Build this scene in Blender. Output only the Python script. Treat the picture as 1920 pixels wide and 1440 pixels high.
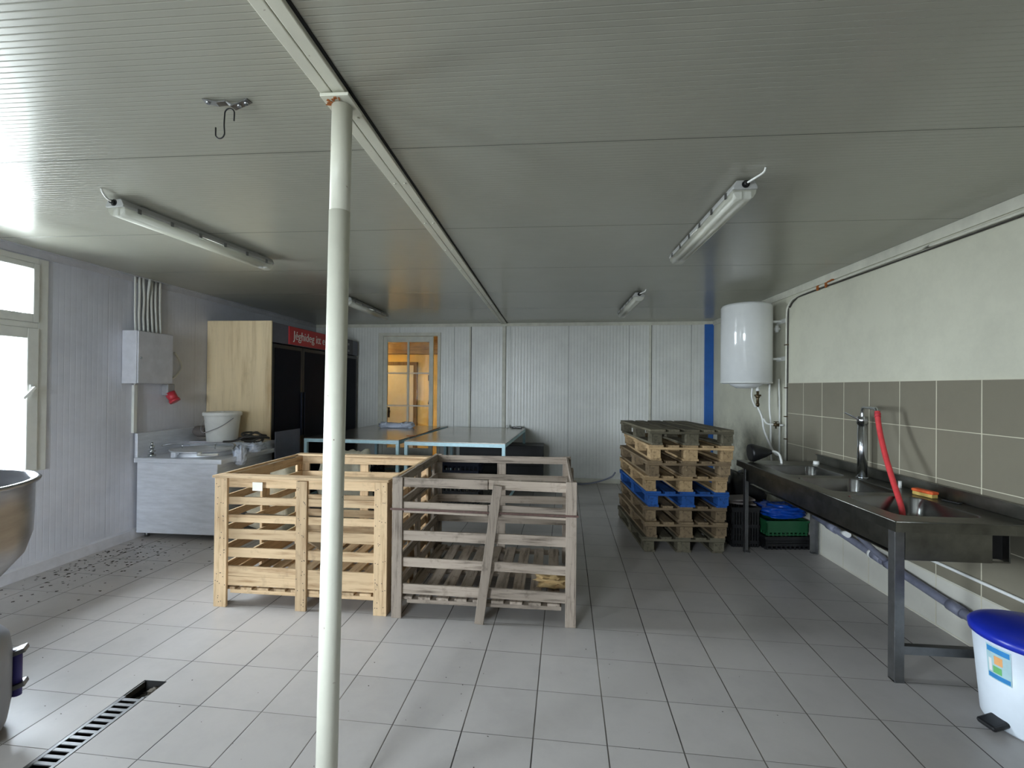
import bpy, bmesh, math, random
from mathutils import Vector, Matrix, noise
random.seed(7)
for o in list(bpy.data.objects): bpy.data.objects.remove(o)
S = bpy.context.scene
COL = S.collection
R = math.radians
# ------------------------------------------------------------ camera
def cam_matrix(yaw, pitch, roll):
    cy, sy = math.cos(yaw), math.sin(yaw)
    f = Vector((sy*math.cos(pitch), cy*math.cos(pitch), math.sin(pitch)))
    r = Vector((cy, -sy, 0)); u = r.cross(f)
    r2 = r*math.cos(roll)+u*math.sin(roll); u2 = -r*math.sin(roll)+u*math.cos(roll)
    m = Matrix((r2, u2, -f)).transposed().to_4x4()
    return Matrix.Translation((0, 0, 1.6)) @ m
cd = bpy.data.cameras.new('camera'); cam = bpy.data.objects.new('camera', cd); COL.objects.link(cam)
cam.matrix_world = cam_matrix(R(-4.83), R(.38), R(.53))
cd.sensor_width = 36; cd.lens = 862/1920*36; cd.clip_start = .02
S.camera = cam
# ------------------------------------------------------------ view + sky
vs = S.view_settings
vs.view_transform = 'Standard'; vs.look = 'None'; vs.gamma = 1; vs.use_curve_mapping = False
vs.exposure = 0.15
SKY = 62.0
W = bpy.data.worlds.new('sky'); S.world = W; W.use_nodes = True
nt = W.node_tree; nt.nodes.clear()
out = nt.nodes.new('ShaderNodeOutputWorld'); bg = nt.nodes.new('ShaderNodeBackground')
tc = nt.nodes.new('ShaderNodeTexCoord'); sp = nt.nodes.new('ShaderNodeSeparateXYZ'); cr = nt.nodes.new('ShaderNodeValToRGB')
nt.links.new(tc.outputs['Generated'], sp.inputs[0])
mr = nt.nodes.new('ShaderNodeMapRange'); mr.inputs[1].default_value = -1; mr.inputs[2].default_value = 1
nt.links.new(sp.outputs[2], mr.inputs[0]); nt.links.new(mr.outputs[0], cr.inputs[0])
e = cr.color_ramp.elements
e[0].position = .40; e[0].color = (.30, .32, .31, 1)
e[1].position = .56; e[1].color = (.86, .94, 1.0, 1)
nt.links.new(cr.outputs[0], bg.inputs[0]); bg.inputs[1].default_value = SKY
nt.links.new(bg.outputs[0], out.inputs[0])
C = 2.71           # ceiling height
XL, XR = -4.3, 2.64
YF = -2.6          # wall behind the camera
def yback(x): return 8.1-.049*(x+4.3)
# window openings in the left wall: (y0, y1, z0, z1); the first is in view
OPEN = [(2.42, 3.58, .86, 2.64), (-1.35, -.30, .86, 2.64)]
def portal(loc, rot, sx, sy):
    l = bpy.data.lights.new('window_portal', 'AREA'); l.shape = 'RECTANGLE'; l.size = sx; l.size_y = sy
    l.cycles.is_portal = True
    o = bpy.data.objects.new('window_portal', l); COL.objects.link(o); o.location = loc; o.rotation_euler = rot
for (a, b, c, d) in OPEN:
    portal((XL-.2, (a+b)/2, (c+d)/2), (0, R(-90), 0), d-c, b-a)

FW = (-3.3, -1.7, .9, 2.35)    # window in the wall behind the camera: x0, x1, z0, z1
portal(((FW[0]+FW[1])/2, YF-.2, (FW[2]+FW[3])/2), (R(90), 0, 0), FW[1]-FW[0], FW[3]-FW[2])
# ------------------------------------------------------------ materials
def newmat(name):
    m = bpy.data.materials.new(name); m.use_nodes = True
    n = m.node_tree.nodes; b = n['Principled BSDF']
    return m, n, m.node_tree.links, b
def srgb(r, g, b):
    f = lambda c: ((c/255+.055)/1.055)**2.4 if c > 10 else c/255/12.92
    return (f(r), f(g), f(b), 1)
def mul(c, k): return (min(1, c[0]*k), min(1, c[1]*k), min(1, c[2]*k), 1)
def coords(n, l, scale=(1, 1, 1), rotz=0, loc=(0, 0, 0)):
    t = n.new('ShaderNodeTexCoord'); m = n.new('ShaderNodeMapping')
    m.inputs['Scale'].default_value = scale; m.inputs['Rotation'].default_value = (0, 0, rotz); m.inputs['Location'].default_value = loc
    l.new(t.outputs['Object'], m.inputs[0]); return m.outputs[0]
def noise_node(n, l, vec, scale, detail=4, rough=.6):
    t = n.new('ShaderNodeTexNoise'); t.inputs['Scale'].default_value = scale; t.inputs['Detail'].default_value = detail
    t.inputs['Roughness'].default_value = rough; l.new(vec, t.inputs['Vector']); return t.outputs[0]
def ramp(n, l, fac, stops):
    r = n.new('ShaderNodeValToRGB'); l.new(fac, r.inputs[0]); el = r.color_ramp.elements
    el[0].position, el[0].color = stops[0]; el[1].position, el[1].color = stops[-1]
    for p, c in stops[1:-1]:
        x = el.new(p); x.color = c
    return r.outputs[0]
def mix(n, l, fac, a, b, mode='MIX'):
    m = n.new('ShaderNodeMix'); m.data_type = 'RGBA'; m.blend_type = mode
    for s, v in ((0, fac), (6, a), (7, b)):
        if hasattr(v, 'is_output'): l.new(v, m.inputs[s])
        else: m.inputs[s].default_value = v
    return m.outputs[2]
def math_(n, l, op, a, b=0.0, c=0.0):
    m = n.new('ShaderNodeMath'); m.operation = op
    for s, v in enumerate((a, b, c)):
        if hasattr(v, 'is_output'): l.new(v, m.inputs[s])
        else: m.inputs[s].default_value = v
    return m.outputs[0]
def bump(n, l, b, h, strength, dist):
    x = n.new('ShaderNodeBump'); x.inputs['Strength'].default_value = strength; x.inputs['Distance'].default_value = dist
    l.new(h, x.inputs['Height']); l.new(x.outputs[0], b.inputs['Normal'])
def simple(name, c, rough=.5, metal=0, var=.12, scale=12, bmp=0, spec=.5, stretch=(1, 1, 1)):
    m, n, l, b = newmat(name)
    v = coords(n, l, stretch); f = noise_node(n, l, v, scale)
    col = ramp(n, l, f, [(.3, mul(c, 1-var)), (.7, mul(c, 1+var))])
    l.new(col, b.inputs['Base Color'])
    b.inputs['Roughness'].default_value = rough; b.inputs['Metallic'].default_value = metal
    b.inputs['Specular IOR Level'].default_value = spec
    if bmp: bump(n, l, b, f, .6, bmp)
    return m
def wood(name, c, dark, axis, grain=1.0, dirt=.25, rough=.75):
    """planed or weathered boards; axis = direction of the grain; 'tone' attribute varies board to board"""
    m, n, l, b = newmat(name)
    st = [22, 22, 22]; st['xyz'.index(axis)] = 1.6
    v = coords(n, l, st); g = noise_node(n, l, v, 1.6*grain, 6, .65)
    col = ramp(n, l, g, [(.28, dark), (.5, c), (.75, mul(c, 1.12))])
    a = n.new('ShaderNodeAttribute'); a.attribute_name = 'tone'
    t = n.new('ShaderNodeMapRange'); t.inputs[3].default_value = .78; t.inputs[4].default_value = 1.18
    l.new(a.outputs['Fac'], t.inputs[0])
    cc = n.new('ShaderNodeCombineColor')
    for k in range(3): l.new(t.outputs[0], cc.inputs[k])
    col = mix(n, l, 1.0, col, cc.outputs[0], 'MULTIPLY')
    d = noise_node(n, l, coords(n, l), 9, 5, .7)
    dm = ramp(n, l, d, [(.56, (0, 0, 0, 1)), (.74, (dirt, dirt, dirt, 1))])
    col = mix(n, l, dm, col, (.05, .035, .025, 1))
    l.new(col, b.inputs['Base Color']); b.inputs['Roughness'].default_value = rough
    b.inputs['Specular IOR Level'].default_value = .25
    bump(n, l, b, g, .5, .0015)
    return m
M = {}
# floor tiles: 33 cm, laid at a slight angle to the walls
def tile_mat(name, size, ang, off, c, grout, groutw, rough, axes, rowlight=None, dirt=.1, crossk=1.35):
    m, n, l, b = newmat(name)
    t = n.new('ShaderNodeTexCoord'); s = n.new('ShaderNodeSeparateXYZ'); l.new(t.outputs['Object'], s.inputs[0])
    U, V = s.outputs[axes[0]], s.outputs[axes[1]]
    ca, sa = math.cos(ang), math.sin(ang)
    u = math_(n, l, 'SUBTRACT', math_(n, l, 'MULTIPLY', U, ca), math_(n, l, 'MULTIPLY', V, sa))
    v = math_(n, l, 'ADD', math_(n, l, 'MULTIPLY', U, sa), math_(n, l, 'MULTIPLY', V, ca))
    u = math_(n, l, 'DIVIDE', math_(n, l, 'SUBTRACT', u, off[0]), size); v = math_(n, l, 'DIVIDE', math_(n, l, 'SUBTRACT', v, off[1]), size)
    def line(x):
        f = math_(n, l, 'FRACT', x); return math_(n, l, 'MINIMUM', f, math_(n, l, 'SUBTRACT', 1.0, f))
    lu, lv = line(u), line(v)
    mn = math_(n, l, 'MINIMUM', lu, math_(n, l, 'MULTIPLY', lv, crossk))
    g = n.new('ShaderNodeMapRange'); g.inputs[1].default_value = groutw*.6; g.inputs[2].default_value = groutw*1.25; l.new(mn, g.inputs[0])
    cmb = n.new('ShaderNodeCombineXYZ'); l.new(math_(n, l, 'FLOOR', u), cmb.inputs[0]); l.new(math_(n, l, 'FLOOR', v), cmb.inputs[1])
    wn = n.new('ShaderNodeTexWhiteNoise'); l.new(cmb.outputs[0], wn.inputs[0])
    base = ramp(n, l, wn.outputs['Value'], [(0, mul(c, .95)), (1, mul(c, 1.05))])
    if rowlight:   # the lowest rows of the wall tiles are a paler batch
        sel = math_(n, l, 'LESS_THAN', V, rowlight[0]); base = mix(n, l, sel, base, rowlight[1])
    f1 = noise_node(n, l, coords(n, l), 3.0, 6, .7)
    base = mix(n, l, ramp(n, l, f1, [(.45, (0, 0, 0, 1)), (.8, (dirt, dirt, dirt, 1))]), base, mul(c, .35))
    f2 = noise_node(n, l, coords(n, l), 95, 3, .6)
    base = mix(n, l, ramp(n, l, f2, [(.70, (0, 0, 0, 1)), (.78, (.45, .45, .45, 1))]), base, mul(c, .45))
    gm = noise_node(n, l, coords(n, l), 1.1, 3, .6)
    gcol = mix(n, l, ramp(n, l, gm, [(.4, (0, 0, 0, 1)), (.62, (1, 1, 1, 1))]), grout[0], grout[1])
    col = mix(n, l, g.outputs[0], gcol, base)
    l.new(col, b.inputs['Base Color'])
    rr = math_(n, l, 'MULTIPLY_ADD', f1, .25, rough-.1)
    rr = math_(n, l, 'ADD', rr, math_(n, l, 'MULTIPLY', math_(n, l, 'SUBTRACT', 1.0, g.outputs[0]), .4))
    l.new(rr, b.inputs['Roughness'])
    bump(n, l, b, g.outputs[0], .8, .0015)
    return m
M['floor'] = tile_mat('floor_tiles', .3325, .0315, (-1.7946, 2.104), srgb(166, 161, 157), (srgb(46, 42, 40), srgb(110, 104, 96)), .0095, .30, (0, 1), dirt=.22, crossk=2.1)
M['walltile'] = tile_mat('wall_tiles', .3325, 0, (3.045, 1.6725), srgb(128, 122, 106), (srgb(204, 198, 176), srgb(196, 190, 168)), .012, .42, (1, 2), rowlight=(.35, srgb(206, 203, 192)), dirt=.12)
# sandwich panel with fine ribs
def panel_mat(name, c, axis, pitch, seam, seamoff, depth, rough, seamdark=.35, cover=0, dirt=.15, ribw=.12):
    m, n, l, b = newmat(name)
    t = n.new('ShaderNodeTexCoord'); s = n.new('ShaderNodeSeparateXYZ'); l.new(t.outputs['Object'], s.inputs[0])
    P = s.outputs[axis]
    f = math_(n, l, 'FRACT', math_(n, l, 'DIVIDE', P, pitch)); d = math_(n, l, 'ABSOLUTE', math_(n, l, 'SUBTRACT', f, .5))
    r = n.new('ShaderNodeMapRange'); r.interpolation_type = 'SMOOTHSTEP'; r.inputs[1].default_value = 0; r.inputs[2].default_value = ribw; l.new(d, r.inputs[0])
    fs = math_(n, l, 'FRACT', math_(n, l, 'DIVIDE', math_(n, l, 'SUBTRACT', P, seamoff-seam*20), seam))
    ds = math_(n, l, 'MINIMUM', fs, math_(n, l, 'SUBTRACT', 1.0, fs))
    sm = n.new('ShaderNodeMapRange'); sm.inputs[1].default_value = .0018/seam; sm.inputs[2].default_value = .0042/seam; l.new(ds, sm.inputs[0])
    nz = noise_node(n, l, coords(n, l), 2.2, 6, .7)
    col = ramp(n, l, nz, [(.3, mul(c, 1-dirt)), (.65, c)])
    col = mix(n, l, sm.outputs[0], mul(c, seamdark), col)
    sk = noise_node(n, l, coords(n, l), 70, 2, .5)
    col = mix(n, l, ramp(n, l, sk, [(.78, (0, 0, 0, 1)), (.83, (.35, .35, .35, 1))]), col, mul(c, .5))
    l.new(col, b.inputs['Base Color'])
    l.new(math_(n, l, 'MULTIPLY_ADD', nz, .02, rough-.01), b.inputs['Roughness'])
    b.inputs['Specular IOR Level'].default_value = .6
    h = math_(n, l, 'ADD', r.outputs[0], math_(n, l, 'MULTIPLY', sm.outputs[0], 2.5))
    bump(n, l, b, h, 1.0, depth)
    return m
M['ceiling'] = panel_mat('ceiling_panels', srgb(168, 167, 155), 1, .0272, 1.088, 2.09, .0008, .21, dirt=.05)
M['leftwall'] = panel_mat('left_wall_panels', srgb(204, 206, 216), 1, .05, 1.10, 4.13, .0005, .38, seamdark=.75)
M['backwall'] = panel_mat('back_wall_panels', srgb(226, 226, 220), 0, .054, 1.0, .30, .0016, .34, seamdark=.5, ribw=.22)
M['plaster'] = None
def plaster():
    m, n, l, b = newmat('cream_plaster')
    c = srgb(206, 204, 186)
    f = noise_node(n, l, coords(n, l), 1.3, 8, .75)
    col = ramp(n, l, f, [(.35, mul(c, .86)), (.6, c)])
    # black mould patches low on the far end of the wall
    t = n.new('ShaderNodeTexCoord'); s = n.new('ShaderNodeSeparateXYZ'); l.new(t.outputs['Object'], s.inputs[0])
    zz = n.new('ShaderNodeMapRange'); zz.inputs[1].default_value = 1.35; zz.inputs[2].default_value = .75; l.new(s.outputs[2], zz.inputs[0])
    f2 = noise_node(n, l, coords(n, l), 3.2, 7, .75)
    mk = math_(n, l, 'MULTIPLY', zz.outputs[0], ramp(n, l, f2, [(.4, (0, 0, 0, 1)), (.66, (1, 1, 1, 1))]))
    col = mix(n, l, math_(n, l, 'MULTIPLY', mk, .75), col, srgb(88, 84, 76))
    l.new(col, b.inputs['Base Color']); b.inputs['Roughness'].default_value = .8; b.inputs['Specular IOR Level'].default_value = .2
    bump(n, l, b, f, .3, .004); return m
M['plaster'] = plaster()
M['trim'] = simple('cream_painted_trim', srgb(206, 204, 190), .5, var=.1, scale=9)
M['trimleft'] = simple('pale_grey_trim', srgb(190, 190, 196), .5, var=.1, scale=9)
M['blue'] = simple('blue_painted_steel', srgb(40, 98, 176), .45, var=.06)
M['pvcwin'] = simple('white_window_plastic', srgb(206, 206, 200), .4, var=.05)
M['white'] = simple('white_plastic', srgb(226, 226, 222), .4, var=.04)
M['whitegloss'] = simple('white_enamel', srgb(228, 229, 228), .12, var=.02, spec=.7)
M['grey'] = simple('grey_plastic', srgb(150, 150, 152), .5, var=.06)
M['lampgrey'] = simple('lamp_housing', srgb(168, 168, 166), .5, var=.06)
M['pvcgrey'] = simple('grey_pipe_plastic', srgb(118, 120, 136), .45, var=.15, scale=20)
M['black'] = simple('black_plastic', srgb(22, 22, 24), .4, var=.2)
M['blackglass'] = simple('dark_glass_door', srgb(20, 23, 34), .6, var=.1, spec=.1)
M['navy'] = simple('dark_cabinet_paint', srgb(30, 34, 48), .55, var=.15, scale=5, spec=.15)
M['headgrey'] = simple('grey_header_panel', srgb(96, 98, 112), .5, var=.08)
M['redsign'] = simple('red_sign_face', srgb(190, 42, 52), .45, var=.05)
M['signwhite'] = simple('sign_lettering', srgb(225, 222, 220), .5, var=.02)
M['redhose'] = simple('red_rubber_hose', srgb(205, 62, 66), .45, var=.12, scale=30)
M['redplug'] = simple('red_plug_plastic', srgb(185, 50, 62), .4, var=.05)
M['steel'] = simple('brushed_stainless', srgb(226, 229, 236), .45, .55, var=.1, scale=6, stretch=(1, 1, 6))
M['steelsink'] = simple('worn_sink_steel', srgb(120, 119, 112), .34, 1, var=.28, scale=7)
M['steelbasin'] = simple('basin_steel', srgb(132, 132, 130), .24, 1, var=.15, scale=9)
M['bowlsteel'] = simple('mixing_bowl_steel', srgb(158, 158, 160), .33, 1, var=.12, scale=5, stretch=(1, 1, 5))
M['steeltop'] = simple('table_sheet_steel', srgb(188, 184, 176), .24, .9, var=.12, scale=3)
M['chrome'] = simple('chrome', srgb(205, 208, 212), .2, 1, var=.03)
M['galv'] = simple('galvanised_steel', srgb(128, 128, 128), .45, 1, var=.15, scale=15)
M['darkmetal'] = simple('dark_wire', srgb(46, 46, 48), .4, .8, var=.1)
M['ltblue'] = simple('light_blue_frame_paint', srgb(190, 222, 230), .5, var=.1, scale=18)
M['brass'] = simple('tarnished_brass', srgb(96, 82, 60), .45, .8, var=.3, scale=30)
M['rubber'] = simple('dark_rubber', srgb(58, 54, 50), .6, var=.25, scale=20)
M['brownmat'] = simple('grey_brown_sheet', srgb(112, 104, 100), .7, var=.15, scale=10)
M['poly'] = simple('clear_poly_bag', srgb(205, 212, 228), .25, var=.12, scale=40, bmp=.004)
M['sack'] = simple('woven_white_sack', srgb(222, 216, 196), .7, var=.1, scale=30, bmp=.002)
M['binwhite'] = simple('bin_plastic', srgb(216, 224, 232), .35, var=.03)
M['binblue'] = simple('blue_bin_lid', srgb(28, 46, 168), .3, var=.08)
M['bluebag'] = simple('blue_plastic_sheet', srgb(10, 62, 150), .22, var=.12, scale=14, bmp=.003)
M['greencrate'] = simple('green_crate_plastic', srgb(24, 78, 46), .45, var=.1)
M['card'] = simple('cardboard', srgb(190, 160, 112), .8, var=.12)
M['leafs'] = simple('dry_leaf_litter', srgb(62, 54, 42), .85, var=.4, scale=60)
M['dark'] = simple('dark_void', srgb(26, 25, 24), .9, var=.2)
M['paper'] = simple('paper_tag', srgb(220, 214, 200), .8, var=.04)
M['mixer'] = simple('mixer_grey_paint', srgb(140, 142, 148), .4, var=.08, scale=6)
M['purple'] = simple('purple_blue_plastic', srgb(58, 52, 120), .4, var=.08)
M['yellowwall'] = simple('yellow_room_plaster', srgb(228, 200, 130), .8, var=.12, scale=3)
M['sponge'] = simple('orange_brush', srgb(214, 92, 42), .7, var=.15, scale=40)
M['straw'] = simple('straw_bristle', srgb(196, 168, 92), .8, var=.15, scale=60)
M['orange'] = simple('orange_carton', srgb(214, 140, 48), .6, var=.1)
def rusty_paint():
    m, n, l, b = newmat('chipped_cream_paint')
    c = srgb(218, 216, 200)
    f = noise_node(n, l, coords(n, l), 6, 5, .6)
    col = ramp(n, l, f, [(.3, mul(c, .9)), (.7, c)])
    f2 = noise_node(n, l, coords(n, l), 17, 6, .7)
    col = mix(n, l, ramp(n, l, f2, [(.67, (0, 0, 0, 1)), (.70, (.9, .9, .9, 1))]), col, srgb(112, 72, 46))
    l.new(col, b.inputs['Base Color']); b.inputs['Roughness'].default_value = .42
    bump(n, l, b, f2, .3, .001); return m
M['chipped'] = rusty_paint()
M['darkrust'] = simple('dark_rust', srgb(86, 62, 54), .7, var=.3, scale=60)
M['rust'] = simple('orange_rust', srgb(160, 92, 40), .85, var=.35, scale=60)
def glassy(name, tint=(1, 1, 1, 1), amt=.08):
    m, n, l, b = newmat(name); n.remove(b)
    o = n['Material Output']; t = n.new('ShaderNodeBsdfTransparent'); t.inputs[0].default_value = tint
    g = n.new('ShaderNodeBsdfGlossy'); g.inputs['Roughness'].default_value = .03
    fr = n.new('ShaderNodeFresnel'); fr.inputs[0].default_value = 1.45
    x = n.new('ShaderNodeMixShader'); l.new(fr.outputs[0], x.inputs[0]); l.new(t.outputs[0], x.inputs[1]); l.new(g.outputs[0], x.inputs[2])
    l.new(x.outputs[0], o.inputs[0]); return m
M['glass'] = glassy('window_glass', (.96, .98, 1, 1))
def diffuser():
    m, n, l, b = newmat('clear_ribbed_diffuser')
    b.inputs['Base Color'].default_value = srgb(214, 214, 198); b.inputs['Roughness'].default_value = .3
    b.inputs['Alpha'].default_value = .42; return m
M['diffuser'] = diffuser()
def woodset(key, c, dark, **k):
    for a in 'xyz': M[key+a] = wood(key+'_'+a, c, dark, a, **k)
woodset('newwood', srgb(200, 172, 136), srgb(152, 120, 86), dirt=.35)
woodset('oldwood', srgb(160, 146, 132), srgb(84, 72, 62), dirt=.6)
woodset('palgrey', srgb(98, 92, 76), srgb(54, 50, 40), dirt=.5)
woodset('paltan', srgb(168, 142, 106), srgb(100, 80, 56), dirt=.6)
woodset('palbrown', srgb(124, 106, 82), srgb(70, 58, 46), dirt=.6)
woodset('palblue', srgb(34, 78, 142), srgb(26, 44, 80), dirt=.6)
M['ply'] = wood('pale_ply_board', srgb(216, 196, 160), srgb(186, 160, 122), 'z', grain=.35, dirt=.1, rough=.5)

# ------------------------------------------------------------ mesh helpers
class MB:
    def __init__(s): s.bm = bmesh.new(); s.lay = s.bm.faces.layers.float.new('tone') ; s.mats = []
    def _new(s, faces, smooth=False, mi=0):
        t = random.random()
        for f in faces: f[s.lay] = t; f.smooth = smooth; f.material_index = mi
    def box(s, c, d, rot=None, mi=0, taper=0):
        """c centre, d full dimensions"""
        vs_ = []
        for z in (-1, 1):
            for x, y in ((-1, -1), (1, -1), (1, 1), (-1, 1)):
                k = 1-taper if z < 0 else 1
                v = Vector((x*d[0]/2*k, y*d[1]/2*k, z*d[2]/2))
                if rot is not None: v = rot @ v
                vs_.append(s.bm.verts.new(v+Vector(c)))
        F = [(3, 2, 1, 0), (4, 5, 6, 7), (0, 1, 5, 4), (1, 2, 6, 5), (2, 3, 7, 6), (3, 0, 4, 7)]
        s._new([s.bm.faces.new([vs_[i] for i in f]) for f in F], mi=mi); return s
    def b2(s, x0, x1, y0, y1, z0, z1, mi=0):
        return s.box(((x0+x1)/2, (y0+y1)/2, (z0+z1)/2), (x1-x0, y1-y0, z1-z0), mi=mi)
    def bar(s, a, b, w, h, up=(0, 0, 1), mi=0):
        a, b = Vector(a), Vector(b); d = (b-a); L = d.length; d.normalize()
        up = Vector(up); 
        if abs(d.dot(up)) > .99: up = Vector((0, 1, 0))
        r = d.cross(up).normalized(); u = r.cross(d)
        m = Matrix((r, d, u)).transposed()
        return s.box((a+b)/2, (w, L, h), m, mi)
    def rings(s, rings, cap0=True, cap1=True, smooth=True, mi=0, closed=False):
        vr = [[s.bm.verts.new(p) for p in r] for r in rings]; fs = []
        n = len(vr[0])
        pairs = list(zip(vr, vr[1:])) + ([(vr[-1], vr[0])] if closed else [])
        for A, B in pairs:
            for i in range(n):
                j = (i+1) % n
                try: fs.append(s.bm.faces.new((A[i], A[j], B[j], B[i])))
                except ValueError: pass
        s._new(fs, smooth, mi)
        caps = []
        if not closed:
            if cap0: caps.append(s.bm.faces.new(list(reversed(vr[0]))))
            if cap1: caps.append(s.bm.faces.new(vr[-1]))
        s._new(caps, False, mi); return s
    def tube(s, pts, r, n=10, caps=True, mi=0, closed=False):
        pts = [Vector(p) for p in pts]; rs = r if isinstance(r, (list, tuple)) else [r]*len(pts)
        rings = []; prev = None
        for i, p in enumerate(pts):
            if closed: t = pts[(i+1) % len(pts)]-pts[i-1]
            else: t = pts[min(i+1, len(pts)-1)]-pts[max(i-1, 0)]
            t.normalize()
            if prev is None:
                u = Vector((0, 0, 1)) if abs(t.z) < .9 else Vector((1, 0, 0))
                u = (u-t*u.dot(t)).normalized()
            else:
                u = (prev-t*prev.dot(t)).normalized()
            prev = u; v = t.cross(u)
            rings.append([p+(u*math.cos(2*math.pi*k/n)+v*math.sin(2*math.pi*k/n))*rs[i] for k in range(n)])
        return s.rings(rings, caps, caps, True, mi, closed)
    def cyl(s, a, b, r, r2=None, n=24, mi=0):
        return s.tube([a, b], [r, r2 if r2 is not None else r], n, mi=mi)
    def lathe(s, c, prof, n=40, mi=0, sx=1, sy=1, cap0=False, cap1=False):
        c = Vector(c)
        return s.rings([[c+Vector((r*math.cos(2*math.pi*k/n)*sx, r*math.sin(2*math.pi*k/n)*sy, z)) for k in range(n)] for r, z in prof], cap0, cap1, True, mi)
    def poly(s, pts, mi=0, smooth=False):
        s._new([s.bm.faces.new([s.bm.verts.new(p) for p in pts])], smooth, mi); return s
    def prism(s, pts, d, mi=0):
        d = Vector(d); a = [Vector(p) for p in pts]
        return s.rings([a, [p+d for p in a]], True, True, False, mi)
    def build(s, name, mats, parent=None, bevel=0, label=None, autosmooth=True):
        if not isinstance(mats, (list, tuple)): mats = [mats]
        bmesh.ops.recalc_face_normals(s.bm, faces=s.bm.faces)
        me = bpy.data.meshes.new(name); s.bm.to_mesh(me); s.bm.free()
        for m in mats: me.materials.append(m)
        o = bpy.data.objects.new(name, me); COL.objects.link(o)
        if parent is not None: o.parent = parent
        if bevel:
            b = o.modifiers.new('bevel', 'BEVEL'); b.width = bevel; b.segments = 2; b.limit_method = 'ANGLE'; b.angle_limit = R(40)
        if label: o['label'] = label
        return o
def thing(name, label, cat, loc=(0, 0, 0), rz=0, group=None):
    o = bpy.data.objects.new(name, None); COL.objects.link(o); o.location = loc; o.rotation_euler = (0, 0, rz)
    o.empty_display_size = .1
    return tag(o, label, cat, group)
def tag(o, label, cat, group=None, kind=None):
    o['label'] = label; o['category'] = cat
    if group: o['group'] = group
    if kind: o['kind'] = kind
    return o
def struct(o): o['kind'] = 'structure'; return o
def catmull(pts, k=6):
    pts = [Vector(p) for p in pts]; P = [pts[0]*2-pts[1]]+pts+[pts[-1]*2-pts[-2]]; o = []
    for i in range(1, len(P)-2):
        for j in range(k):
            t = j/k; a, b, c, d = P[i-1:i+3]
            o.append(.5*((2*b)+(-a+c)*t+(2*a-5*b+4*c-d)*t*t+(-a+3*b-3*c+d)*t**3))
    o.append(pts[-1]); return o
def copy_tree(o, parent=None):
    c = o.copy(); COL.objects.link(c)
    if parent is not None: c.parent = parent
    for ch in [x for x in bpy.data.objects if x.parent == o]: copy_tree(ch, c)
    return c

def crumple(m, c, d, seed=0, amp=.25, nu=18, nv=12, mi=0, freq=3.0):
    """soft lumpy closed shape"""
    c = Vector(c); rings = []
    for i in range(nv+1):
        th = math.pi*i/nv; ring = []
        for j in range(nu):
            ph = 2*math.pi*j/nu
            p = Vector((math.sin(th)*math.cos(ph), math.sin(th)*math.sin(ph), math.cos(th)))
            q = Vector([math.copysign(abs(v)**.75, v) for v in p])
            k = 1+amp*noise.noise(p*freq+Vector((seed*7.1, seed*3.3, seed)))+amp*.5*noise.noise(p*freq*2.7+Vector((seed, 5, 2)))
            ring.append(c+Vector((q.x*d[0]/2*k, q.y*d[1]/2*k, q.z*d[2]/2*(k if q.z > 0 else 1))))
        rings.append(ring)
    m.rings(rings, False, False, True, mi); return m

# ============================================================ SETTING
T = .12
# floor with the drain trench left open
DX0, DX1, DY0, DY1 = -2.172, -2.042, .9, 2.32
m = MB()
m.b2(XL-T, DX0, YF-T, 9.9, -.1, 0); m.b2(DX1, XR+T, YF-T, 9.9, -.1, 0)
m.b2(DX0, DX1, YF-T, DY0, -.1, 0); m.b2(DX0, DX1, DY1, 9.9, -.1, 0)
struct(m.build('floor', M['floor']))
struct(MB().b2(XL-T, XR+T, YF-T, 8.3, C, C+.1).build('ceiling', M['ceiling']))
# left wall with the window openings
m = MB(); ys = YF-T
for (a, b, c, d) in sorted(OPEN):
    m.b2(XL-T, XL, ys, a, 0, C); m.b2(XL-T, XL, a, b, 0, c); m.b2(XL-T, XL, a, b, d, C); ys = b
m.b2(XL-T, XL, ys, 8.2, 0, C)
struct(m.build('wall_left', M['leftwall']))
struct(MB().b2(XR, XR+T, YF-T, 8.2, 0, C).build('wall_right', M['plaster']))
struct(MB().b2(XR-.012, XR, YF, 5.36, 0, 1.6725).build('trim_wall_tiles', M['walltile']))
m = MB(); m.b2(XL, FW[0], YF-T, YF, 0, C); m.b2(FW[1], XR, YF-T, YF, 0, C); m.b2(FW[0], FW[1], YF-T, YF, 0, FW[2]); m.b2(FW[0], FW[1], YF-T, YF, FW[3], C)
struct(m.build('wall_front', M['leftwall']))
# back wall (slightly out of square), opening for the glazed door
BA = math.atan(-.049)
def bw(x, off=0, z=0): return Vector((x, yback(x)-off, z))
DOX0, DOX1, DOZ = -3.06, -1.96, 2.52
wb = bpy.data.objects.new('tmp', None)
m = MB()
def bwbox(m, x0, x1, z0, z1, off0, off1, mi=0):
    """box on the back wall, off = distance in front of its face"""
    q = [bw(x0, off0), bw(x1, off0), bw(x1, off1), bw(x0, off1)]
    m.rings([[Vector((p.x, p.y, z0)) for p in q], [Vector((p.x, p.y, z1)) for p in q]], True, True, False, mi)
    return m
bwbox(m, XL, DOX0, 0, C, 0, -.1); bwbox(m, DOX1, XR, 0, C, 0, -.1); bwbox(m, DOX0, DOX1, DOZ, C, 0, -.1)
struct(m.build('wall_back', M['backwall']))
bpy.data.objects.remove(wb)
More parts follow.
